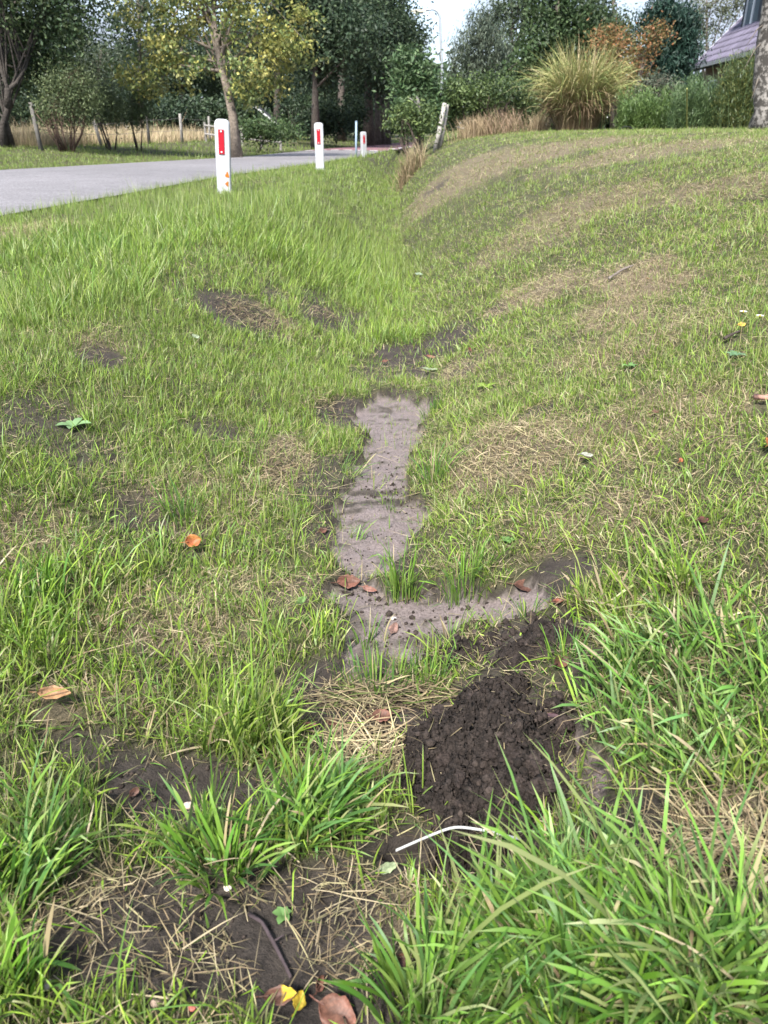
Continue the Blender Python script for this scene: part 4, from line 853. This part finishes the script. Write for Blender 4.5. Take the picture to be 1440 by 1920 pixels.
# ------------------------------------------------------------------ fallen leaves, twigs, pebbles
def fallen_leaf(label, px, py, lpx, rot, c0, c1=None, curl=.8, fold=.4, asp=.6, tilt=0, lift=.012, name='fallen_leaf', cat='leaf', c2=None):
    c = G(px, py); c[2] = H(np.array([c[0]]), np.array([c[1]]))[0]+lift
    L = .9*lpx/px_per_m(c); nu, nv = 11, 7; r = np.random.default_rng(int(px*7+py)); V, C = [], []
    c0 = np.array(c0)*.72; c1 = np.array(c1 if c1 is not None else c0)*.66
    for i in range(nu):
        s = i/(nu-1); wd = asp*L/2*max(.02, math.sin(math.pi*min(1, s**.85*.98+.01))**.8); wd *= 1+.10*r.uniform(-1, 1)
        th = curl*(s-.5)*1.6; X = L*(math.sin(th)/(curl*1.6) if abs(curl) > .02 else (s-.5)); Z = L*((1-math.cos(th))/(curl*1.6) if abs(curl) > .02 else 0)
        for j in range(nv):
            v = (j/(nv-1)*2-1); ph = fold*v; y = wd*(math.sin(ph)/fold if abs(fold) > .02 else v); z = wd*((1-math.cos(ph))/fold if abs(fold) > .02 else 0)+.06*wd*math.sin(s*17+j*2)*abs(v)+abs(v)*wd*.1
            V.append((X, y*(1+.08*r.uniform(-1, 1)), Z+z+.035*L*r.uniform(-1, 1)*(.3+abs(v)))); k = .5+.5*math.sin(3*s+2*v+px); cc = c0*(1-k)+c1*k
            if c2 is not None and s > .5 and v > -.5: cc = np.array(c2)
            C.append(cc*(.82 if j == nv//2 else 1)*r.uniform(.85, 1.12))
    Qs = [(i*nv+j, i*nv+j+1, (i+1)*nv+j+1, (i+1)*nv+j) for i in range(nu-1) for j in range(nv-1)]
    o_ = empty(name, c, 0); o_.rotation_euler = (tilt, r.uniform(-.25, .25), rot); tag(o_, label, cat)
    me = mesh('blade', V, Qs, None, C, True); bl = link('blade', me, M['dead'], o_); md = bl.modifiers.new('thickness', 'SOLIDIFY'); md.thickness = .0004
    b = MB(); v0 = np.array(V[nv//2]); b.tube([v0+np.array([.006, 0, .0004]), v0+np.array([-.12*L, .01*L, .0]), v0+np.array([-.28*L, .05*L, -.004])], [.0011, .0009, .0008], 5, c1*.7); b.build('stalk', M['dead'], o_)
    keepouts.append((c[0], c[1]-.2*L, L*.55)); keepouts.append((c[0], c[1]-.8*L, L*.3)); return o_
BR1, BR2, COP, TAN, PINK, YEL, ORG = (.16, .075, .05), (.10, .05, .038), (.23, .10, .07), (.42, .24, .12), (.42, .22, .18), (.50, .34, .03), (.38, .11, .04)
for a in [
    ('tan curled leaf lying in long grass at the left edge', 112, 1338, 70, .1, TAN, (.36, .2, .1), .6, 1.1, .5, .5, .03),
    ('orange and red crumpled leaf standing in grass left of the mud strip', 362, 1018, 36, .4, ORG, (.55, .25, .08), .9, .9, .9, .9, .03),
    ('large copper brown leaf on the left edge of the mud', 652, 1074, 52, .3, COP, BR1, .5, .8, .7, .5, .012),
    ('narrow copper leaf just right of the larger leaf on the mud edge', 693, 1084, 34, -.3, COP, PINK, .7, .9, .45, .4, .008),
    ('dark brown leaf under the turf lip right of the mud', 985, 1075, 50, .1, BR2, BR1, .6, .7, .6, .5, .012),
    ('reddish brown leaf pressed into matted straw left of the soil heap', 716, 1344, 46, .2, COP, BR1, .7, .6, .75, .3, .012),
    ('pinkish brown leaf curled in the grass, left of the matted straw', 578, 1362, 34, .3, (.3, .15, .11), BR1, .9, 1.1, .5, .4, .02),
    ('small brown leaf flat between curled leaf and matted straw', 622, 1356, 26, -.2, COP, BR1, .4, .5, .7, .2, .012),
    ('crumpled dark brown leaf at the turf edge right of the soil heap', 1048, 1257, 46, .6, BR1, BR2, 1.0, 1.0, .7, .6, .015),
    ('purple-brown oval leaf lying on grass right of the soil heap', 1032, 1349, 40, .2, (.10, .05, .06), (.07, .04, .05), .4, .6, .55, .3, .02),
    ('yellow leaf scrap behind the bent grass tuft', 671, 1463, 34, .2, YEL, (.45, .4, .05), .5, .5, .5, .3, .012),
    ('pale pink leaf upright behind the grass tuft in the dark soil', 521, 1503, 46, 1.2, PINK, (.36, .2, .16), .7, .7, .5, .7, .012),
    ('dark brown leaf hanging at the mouth of the hole', 738, 1586, 46, 1.0, BR2, BR1, .8, .9, .7, .6, .004),
    ('dark brown leaf with bright yellow patch in the bottom soil', 528, 1877, 78, .05, BR2, BR1, 1.0, 1.0, .55, .3, .012, 'fallen_leaf', 'leaf', YEL),
    ('yellow leaf with black speckles beside the dark two-coloured leaf', 560, 1880, 40, 1.3, YEL, (.40, .29, .03), .4, .4, .8, .6, .016),
    ('upright rusty leaf at the end of the twig', 596, 1838, 44, 1.3, COP, BR1, .7, .9, .6, .9, .014),
    ('large red-brown leaf lying at the bottom edge of the picture', 632, 1895, 90, -.4, BR1, COP, .5, .5, .75, .3, .010),
    ('brown leaf half hidden by tall grass near the bottom centre', 742, 1815, 60, 1.0, BR1, BR2, .6, .7, .65, .4, .012),
    ('small tan leaf in dark soil behind the left grass tuft', 250, 1478, 30, 1.1, (.22, .13, .1), BR1, .7, .7, .6, .5, .008),
    ('brown leaf standing in bare straw at the right', 1240, 1545, 36, 1.4, (.33, .19, .14), BR1, .9, 1.0, .5, .8, .015),
    ('dark brown curled leaf under the right turf edge', 1335, 1535, 42, .2, BR2, BR1, 1.1, 1.1, .5, .5, .012),
    ('orange-brown leaf at the right edge of the lawn', 1434, 855, 34, 1.0, (.40, .15, .05), (.3, .1, .04), .6, .6, .8, .7, .025),
    ('small coral red leaf in the short lawn near the right edge', 1271, 889, 15, .9, (.48, .17, .10), ORG, .5, .5, .7, .6, .025),
    ('dark red leaf sunk in the lawn right of the mud', 1314, 995, 28, .3, (.14, .05, .045), BR2, .6, .7, .7, .4, .015),
    ('dark brown leaf scrap in the lawn below the pale weed', 1226, 786, 18, .2, BR2, BR1, .6, .7, .6, .5, .015),
    ('bright yellow leaf beside the daisies on the right bank', 1386, 630, 20, .3, (.60, .40, .06), (.5, .36, .1), .4, .4, .6, .6, .03),
    ('yellow leaf on the straw patch of the right bank', 1212, 536, 13, .9, (.55, .38, .14), TAN, .4, .4, .5, .5, .025),
    ('copper leaf at the dark end of the mud strip, left of its neighbour', 808, 667, 22, .2, (.33, .15, .11), COP, .5, .5, .55, .3, .015),
    ('copper leaf at the right end of the dark soil band', 880, 660, 18, 1.2, COP, BR1, .6, .6, .6, .6, .015),
    ('rusty brown leaf at the left end of the dark soil band', 722, 680, 16, .1, COP, BR1, .5, .5, .6, .3, .015),
    ('pinkish leaf lying on the mud between soil crumbs', 738, 1160, 34, 1.2, (.34, .2, .16), (.24, .15, .12), .5, .4, .6, .4, .006),
    ('small rusty leaf by the right turf edge of the mud', 1045, 1137, 26, .2, (.28, .09, .06), BR1, .6, .6, .5, .4, .01),
    ('brown leaf beneath the left bank grass beside the mud', 604, 995, 26, .8, BR2, BR1, .8, .8, .6, .6, .012),
    ('pale green narrow leaf lying across the mud strip top', 805, 702, 38, .35, (.33, .38, .24), (.26, .32, .18), .3, .3, .3, .2, .02),
    ('pale silver green leaf in the ditch grass', 786, 520, 18, .1, (.34, .42, .32), (.28, .36, .26), .3, .3, .4, .5, .03),
    ('pale leaf lying on the left bank', 368, 642, 20, 1.1, (.36, .42, .28), (.3, .35, .2), .3, .3, .8, .5, .03),
    ('whitish leaf in the lawn right of the mud', 1098, 872, 32, .4, (.5, .5, .42), (.4, .42, .33), .3, .3, .5, .3, .03),
    ('pale green oval leaf at the left grass edge of the lower mud', 566, 1150, 28, .9, (.20, .32, .10), (.16, .27, .08), .3, .4, .55, .8, .03),
    ('pale green leaf under the left end of the white strip', 727, 1628, 48, .4, (.30, .36, .2), (.24, .3, .16), .3, .3, .5, .2, .008),
]: fallen_leaf(*a)
def twig(label, pix, r0, c, lift=.008, name='twig'):
    pts = [G(x, y) for x, y in pix]; 
    for p in pts: p[2] = H(np.array([p[0]]), np.array([p[1]]))[0]+lift
    o_ = tag(empty(name, pts[0]), label, 'twig'); b = MB(); n = len(pts); b.tube(pts, [r0*(1-.35*k/(n-1)) for k in range(n)], 8, c); b.build('stem', M['bark'], o_, pts[0], True)
    for p in pts: keepouts.append((p[0], p[1]-.02, .028))
    if n > 2:
        b = MB(); m = pts[n//2]; b.tube([m, m+np.array([.012, .004, .006])], [r0*.6, r0*.3], 6, c); b.build('bud', M['bark'], o_, pts[0], True)
twig('dark purple-brown twig bent in the bottom soil', [(467, 1718), (492, 1732), (512, 1765), (535, 1805), (545, 1825)], .0027, (.045, .033, .036))
twig('short reddish twig in the lawn at the right edge', [(1412, 757), (1428, 760), (1450, 762)], .007, (.24, .13, .10), .02)
twig('bleached grey branch on the straw patch of the right bank', [(1140, 536), (1165, 522), (1185, 515)], .006, (.20, .17, .15), .02)
twig('dark twig under the yellow leaf on the right bank', [(1356, 646), (1372, 638), (1384, 634)], .005, (.06, .045, .04), .02)
def pebble(label, px, py, spx, c):
    p = G(px, py); p[2] = H(np.array([p[0]]), np.array([p[1]]))[0]; s = spx/px_per_m(p)/2; r = np.random.default_rng(px)
    bmv = []; n1, n2 = 8, 12
    for i in range(n1+1):
        th = math.pi*i/n1
        for j in range(n2):
            ph = 2*math.pi*j/n2; k = 1+.12*math.sin(3*ph+px)+.1*math.sin(2*th+py); bmv.append((s*k*math.sin(th)*math.cos(ph), s*.75*k*math.sin(th)*math.sin(ph), s*.55*k*math.cos(th)+s*.3))
    Qs = [(i*n2+j, i*n2+(j+1) % n2, (i+1)*n2+(j+1) % n2, (i+1)*n2+j)[::-1] for i in range(n1) for j in range(n2)]
    ob = link('pebble', mesh('pebble', bmv, Qs, None, np.tile(c, (len(bmv), 1)), True), M['stone']); ob.location = p; ob.rotation_euler = (0, 0, px); tag(ob, label, 'pebble'); keepouts.append((p[0], p[1]-s, s*2.2))
for a in (('pinkish pebble on dark soil behind the left grass tuft', 352, 1496, 22, (.42, .32, .28)), ('pale cream pebble beside the grass tuft base', 427, 1668, 17, (.55, .5, .42)), ('pinkish white pebble in the soil at the bottom left', 86, 1847, 22, (.45, .36, .33)),
          ('small coral red stone in the bottom soil', 361, 1897, 14, (.5, .16, .12)), ('brownish stone at the bottom edge left of the red one', 292, 1888, 20, (.30, .22, .17)), ('small white pebble on the mud among soil crumbs', 738, 1135, 11, (.55, .53, .5)), ('brown snail-like stone in the soil heap front', 876, 1480, 20, (.16, .12, .10))): pebble(*a)
# daisies and weeds
def daisy(label, px, py, spx):
    p = G(px, py+8); p[2] = H(np.array([p[0]]), np.array([p[1]]))[0]; s = spx/px_per_m(p)/2; o_ = tag(empty('daisy', p), label, 'flower'); h = .055
    b = MB(); b.tube([p, p+np.array([.003, 0, h*.6]), p+np.array([.004, -.004, h])], [.0012]*3, 5, (.10, .2, .04)); b.build('stem', M['straw'], o_, p)
    b = MB(); c = p+np.array([.004, -.004, h]); b.tube([c, c+np.array([0, -.001, .003])], [s*.35, s*.25], 9, (.6, .42, .03)); b.build('heart', M['straw'], o_, p, True)
    for k in range(14):
        a = k*2*math.pi/14; d = np.array([math.cos(a), math.sin(a), .25]); t = np.array([-math.sin(a), math.cos(a), 0]); b = MB()
        b.add([c+d*s*.3-t*s*.08, c+d*s*.3+t*s*.08, c+d*s+t*s*.13, c+d*s*1.08, c+d*s-t*s*.13], [(0, 1, 2, 4)], [(4, 2, 3)], (.8, .8, .8)); b.build('petal', M['straw'], o_, p)
daisy('white daisy behind the yellow leaf on the right bank', 1382, 616, 13); daisy('white daisy right of the yellow leaf on the right bank', 1413, 621, 13)
def weed(label, px, py, spx, n, c, seed, asp=.45):
    p = G(px, py); p[2] = H(np.array([p[0]]), np.array([p[1]]))[0]; s = spx/px_per_m(p)/2; r = np.random.default_rng(seed); o_ = tag(empty('broadleaf_weed', p), label, 'weed', 'broadleaf weeds in the grass')
    for k in range(n):
        a = 2*math.pi*k/n+r.uniform(-.3, .3); L = s*r.uniform(.7, 1.15); d = np.array([math.cos(a), math.sin(a), 0]); t = np.array([-math.sin(a), math.cos(a), 0]); V = []; el = r.uniform(.5, 1.0)
        for i in range(6):
            f = i/5; wd = asp*L*.5*max(.1, math.sin(math.pi*(.12+.86*f**1.3))); cc = p + d*L*f*math.cos(el*(1-f*.6)) + np.array([0, 0, L*f*math.sin(el*(1-f*.6))+.004])
            V += [cc-t*wd+np.array([0, 0, wd*.3]), cc, cc+t*wd+np.array([0, 0, wd*.3])]
        b = MB(); b.add(V, [(i*3+j, i*3+j+1, (i+1)*3+j+1, (i+1)*3+j) for i in range(5) for j in range(2)], c=np.array(c)*r.uniform(.8, 1.2)); b.build('leaf', M['grass'], o_, p, True)
    keepouts.append((p[0], p[1]-s*.4, s*.8))
for a in (('pale round-leaved weed in the bare patch on the left bank', 138, 800, 62, 5, (.20, .32, .14), 1, .6), ('blue-green weed below the daisies on the right bank', 1378, 670, 46, 7, (.15, .27, .14), 2), ('tall pale weed on the right bank above the lawn dip', 1180, 688, 40, 5, (.17, .33, .10), 3),
          ('tiny clover-like weed in the bottom soil beside the twig', 530, 1712, 40, 6, (.14, .26, .08), 4, .7), ('broad-leaved weed under tall grass at the bottom right', 1130, 1870, 130, 6, (.13, .25, .06), 5, .4), ('broad-leaved weed at the bottom edge centre right', 1010, 1900, 110, 5, (.12, .24, .06), 6, .5),
          ('yellow-green leafy weed right of the mud top', 912, 725, 50, 7, (.20, .30, .04), 7, .35), ('small broadleaf weed right of the lower mud tuft', 950, 1022, 34, 5, (.16, .30, .08), 8, .7)): weed(*a)
# ------------------------------------------------------------------ distinct grass tufts
def tuft(label, px, py, n, hpx, wmm, spread, seed, az=None, lean=.18, curl=.7, cols=GREEN, azs=.6, lev=7):
    p = G(px, py); p[2] = H(np.array([p[0]]), np.array([p[1]]))[0]; s = px_per_m(p); r = np.random.default_rng(seed); o_ = tag(empty('grass_tuft', p), label, 'grass tuft', 'distinct grass tufts')
    n = int(n*1.35); R_ = spread/s; a = r.uniform(0, 6.28, n); q = r.uniform(0, 1, n)**.7*R_; root = p+np.c_[np.cos(a)*q, np.sin(a)*q*.7, np.zeros(n)]; root[:, 2] = H(root[:, 0], root[:, 1])-.005
    aa = np.where(r.uniform(0, 1, n) < .25, r.uniform(0, 6.28, n), az+r.normal(0, azs, n)) if az is not None else a+r.normal(0, .5, n)
    c = cols[r.integers(0, len(cols), n)]*r.lognormal(-.08, .24, (n, 1))*np.array([.82, .93, 1.25]); st = r.uniform(0, 1, n) < .06; c = np.where(st[:, None], STRAW[r.integers(0, 4, n)], c)
    L = hpx/s*r.uniform(.35, 1.1, n)
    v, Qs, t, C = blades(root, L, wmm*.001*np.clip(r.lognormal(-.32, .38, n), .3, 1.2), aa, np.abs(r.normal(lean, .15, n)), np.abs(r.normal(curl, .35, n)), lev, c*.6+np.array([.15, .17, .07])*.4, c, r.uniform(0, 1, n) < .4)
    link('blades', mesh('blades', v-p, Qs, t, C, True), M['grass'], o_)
for a in (
    ('upright grass tuft standing in the middle of the mud', 755, 1098, 62, 105, 3.4, 34, 101, None, .16, .6),
    ('bushy grass tuft right beside the tuft in the mud', 880, 1092, 80, 100, 3.0, 55, 102, None, .15, .6),
    ('dark green grass tuft on the right edge of the upper mud', 812, 905, 55, 80, 3.0, 28, 103, None, .22, .6),
    ('small dense grass tuft at the top right corner of the mud', 812, 770, 55, 50, 2.8, 22, 104),
    ('row of young bright grass along the soil ridge', 700, 1272, 80, 95, 3.4, 75, 105, None, .12, .4),
    ('young bright grass right before the soil heap top', 800, 1272, 45, 75, 3.2, 40, 106, None, .15, .4),
    ('small sprouting grass on the right mud patch', 985, 1155, 22, 70, 2.8, 22, 107),
    ('grass sprouting behind the purple-brown leaf', 1055, 1240, 45, 80, 3.0, 40, 108, None, .2, .6),
    ('large bent grass tuft leaning right over the dark soil', 570, 1560, 150, 180, 5.8, 75, 109, .45, .65, .7),
    ('upright grass tuft left of the large bent tuft', 420, 1640, 85, 165, 5.8, 75, 110, None, .3, .8),
    ('coarse grass tuft at the left edge beside the dark soil', 40, 1680, 90, 170, 5.8, 85, 111, .5, .4, .7),
    ('tall grass tuft with long blades at the bottom centre', 800, 1890, 60, 260, 6.5, 100, 112, None, .25, .6),
    ('tall dense grass tuft crossing the right end of the white strip', 1040, 1760, 110, 200, 6.2, 110, 113, None, .22, .6),
    ('tall coarse grass tuft at the bottom right corner', 1270, 1880, 110, 240, 6.8, 150, 114, None, .3, .7),
    ('bright upright grass blades at the bottom middle right', 1080, 1890, 80, 270, 7.0, 110, 115, None, .2, .5),
    ('light green grass tuft at the lower left corner', 30, 1860, 36, 200, 6.0, 60, 116, .6, .3, .6),
    ('tall bright grass tuft high on the left verge', 190, 478, 130, 55, 3.6, 45, 117),
    ('upright grass tuft on the left bank below the bare patch', 340, 960, 60, 80, 3.2, 36, 118),
    ('grass tuft at the left edge below the pale weed', 70, 1120, 70, 120, 3.8, 50, 119, .9, .25, .5),
    ('light grass tuft at the dark end of the mud strip', 760, 648, 50, 34, 3.0, 36, 120),
    ('thin grass sprout in the middle of the upper mud strip', 735, 935, 14, 45, 2.4, 18, 121),
    ('few pale grass blades on the left edge of the upper mud', 665, 985, 16, 55, 2.6, 20, 122, .3, .4, .6),
    ('sparse grass blades on the lower left mud', 690, 1180, 22, 70, 2.8, 34, 123),
    ('small grass sprout among the soil crumbs on the mud', 850, 1185, 26, 70, 2.8, 32, 124),
    ('grass hanging over the left lip of the upper mud', 655, 875, 40, 60, 2.8, 24, 125, .1, .7, .7)): tuft(*a)

# matted dead grass
def straw_mat(label, px, py, rx, ry, n, Lcm, seed, az=None, cols=STRAW, raise_=.03):
    e = ells([(px, py, rx, ry)])[0]; r = np.random.default_rng(seed); a, q = r.uniform(0, 6.28, n), r.uniform(0, 1, n)**.6
    x, y = e[0]+e[2]*q*np.cos(a), e[1]+e[3]*q*np.sin(a); z = H(x, y)+.002+raise_*(1-q)*r.uniform(0, 1, n); p = np.array([e[0], e[1], 0.]); p[2] = H(np.array([p[0]]), np.array([p[1]]))[0]
    aa = r.uniform(0, 6.28, n) if az is None else az+r.normal(0, .5, n)+math.pi*(r.uniform(0, 1, n) < .5)
    c = cols[r.integers(0, len(cols), n)]*r.uniform(.5, 1.15, (n, 1)); o_ = tag(empty('straw_mat', p), label, 'dead grass')
    v, Qs, t, C = blades(np.c_[x, y, z]-p, Lcm*.01*r.uniform(.4, 1.3, n), r.uniform(.0012, .0028, n), aa, r.normal(1.4, .2, n), r.normal(.25, .4, n), 4, c*.85, c)
    link('strands', mesh('strands', v, Qs, t, C, True), M['straw'], o_)
DKS = np.array([(.17, .125, .08), (.26, .20, .12), (.10, .075, .05), (.34, .28, .16), (.12, .17, .04)])
straw_mat('matted dead grass ridge between the mud and the soil heap', 730, 1300, 150, 28, 420, 7, 301, .1, DKS)
straw_mat('bleached straw matted left of the soil heap', 690, 1395, 90, 60, 260, 7, 302)
straw_mat('brown raked-up thatch heap on the left bank, the longer one', 465, 592, 66, 26, 700, 5, 303, None, DKS, .06)
straw_mat('brown thatch heap on the left bank nearest the ditch', 610, 600, 38, 22, 420, 5, 304, None, DKS, .06)
straw_mat('brown thatch on the left bank beside the upper mud', 515, 885, 45, 45, 320, 5, 305, None, DKS, .04)
straw_mat('bare straw mat on the soil at the right edge', 1370, 1600, 110, 80, 420, 6, 306)
straw_mat('grey straw mat at the upper left corner of the mud', 590, 760, 60, 25, 260, 5, 307, None, DKS, .03)
straw_mat('small dark raked thatch lump on the right lawn edge', 1415, 376, 22, 9, 200, 6, 308, None, DKS, .06)
straw_mat('dry roots and straw on the bare patch right of the mud', 960, 850, 90, 40, 320, 5, 309)
# ------------------------------------------------------------------ grass over the banks (stuff)
hw = lambda k, m: (lambda y: -(k*y+m), lambda y: k*y+m)
for (y0, y1, k, m, dn, lev, ws, ls) in ((.22, .9, .72, .45, 13500, 5, .95, 1.0), (.9, 1.7, .66, .4, 14000, 4, .95, 1.0), (1.7, 3.2, .62, .5, 11000, 2, .98, .92), (3.2, 6.0, .60, .5, 6400, 2, 1.15, .9)):
    a, b_ = hw(k, m); area = k*(y1*y1-y0*y0)+2*m*(y1-y0); grow(int(dn*area), a, b_, y0, y1, lev, ws, ls)
for sg in (-1, 1): grow(36000, (lambda y, q=sg: q*(.64*y+.40)-.05) if sg > 0 else (lambda y: -(.64*y+1.6)), (lambda y: .64*y+1.6) if sg > 0 else (lambda y: -(.64*y+.35)), .1, 3.4, 1, 1.7, 1.1)
a, b_ = hw(.66, .45); grow(75000, a, b_, .22, 1.7, 1, .95, .55); grow(100000, a, b_, 1.7, 3.4, 1, 1.15, .6)
a, b_ = hw(.58, .8); grow(170000, a, b_, 6, 12, 1, 2.4, .95, 0, .04)
grow(170000, a, b_, 12, 24, 1, 4.4, 1.0, 0, .08); grow(90000, lambda y: -.55*y-2, lambda y: .5*y, 24, 60, 1, 9, 1.8, 0, .15)
for (y0, y1, k, m, dn, ls, ws) in ((.22, 1.0, .7, .4, 26000, 1.15, .9), (1.0, 1.7, .7, .45, 28000, 1, 1), (1.7, 3.4, .62, .5, 20000, 1.1, 1.2), (3.4, 6.5, .6, .5, 7000, 1.4, 1.8)):
    a, b_ = hw(k, m); area = k*(y1*y1-y0*y0)+2*m*(y1-y0); thatch(int(dn*area), a, b_, y0, y1, ls, ws, 3 if y1 < 1.1 else 1)
a, b_ = hw(.58, .8); thatch(100000, a, b_, 6.5, 22, 1.8, 3.6)
for key, nm, lb in (('L', 'verge_grass', 'green grass covering the roadside bank'), ('R', 'lawn_grass', 'short green lawn grass on the right bank')):
    v, q, t, c = join(BLADES[key]); tag(link(nm, mesh(nm, v, q, t, c, True), M['grass']), lb, 'grass', None, 'stuff')
for key, nm, lb in (('L', 'dead_grass', 'dry straw-coloured dead grass lying on the roadside bank'), ('R', 'dead_grass', 'dry straw-coloured dead grass matted in the lawn')):
    v, q, t, c = join(THATCH[key]); tag(link(nm, mesh(nm, v, q, t, c, True), M['straw']), lb, 'dead grass', None, 'stuff')
# blond meadow behind the wire fence
n_ = 26000; r_ = np.random.default_rng(201); Yb = r_.uniform(22.5, 50, n_); X0 = P(-60, 250, 1)[0]; pxs = r_.uniform(-80, 425, n_)
Y0_ = np.interp(pxs, [-80, 74, 188, 278, 340, 392, 430], [21.5, 22.3, 26.6, 30.5, 33.5, 38.5, 43.5]); Yb = Y0_+r_.uniform(0, 1, n_)**1.3*16; xx = (pxs-720)/FPX*(Yb*.895+.15); zz = H0(xx, Yb)
cc = np.array([(.46, .36, .23), (.52, .42, .28), (.40, .30, .19), (.34, .31, .16)])[r_.integers(0, 4, n_)]*r_.uniform(.8, 1.15, (n_, 1))
v, q, t, c = blades(np.c_[xx, Yb, zz-.02], r_.lognormal(-.85, .3, n_), r_.uniform(.008, .016, n_)*(Yb/24), r_.uniform(0, 6.28, n_), np.abs(r_.normal(.25, .2, n_)), r_.uniform(.1, 1.1, n_), 2, cc*.85, cc)
tag(link('meadow_grass', mesh('meadow_grass', v, q, t, c, True), M['straw']), 'tall blond dry meadow grass behind the wire fence', 'meadow grass', None, 'stuff')
# far woodland mass behind everything
V, Qd, C, cc = crown([((x, 92+8*math.sin(x), 3.5), (11, 6, 5+2*math.sin(x*.7))) for x in range(-100, 90, 12)], 1300, 30, 1.15, .62, 1.3, DKG+MDG[:1], 211)
tag(link('distant_woods', mesh('distant_woods', V, Qd, None, C, False), M['leaf']), 'distant dark mass of woodland closing the view', 'woods', None, 'stuff')
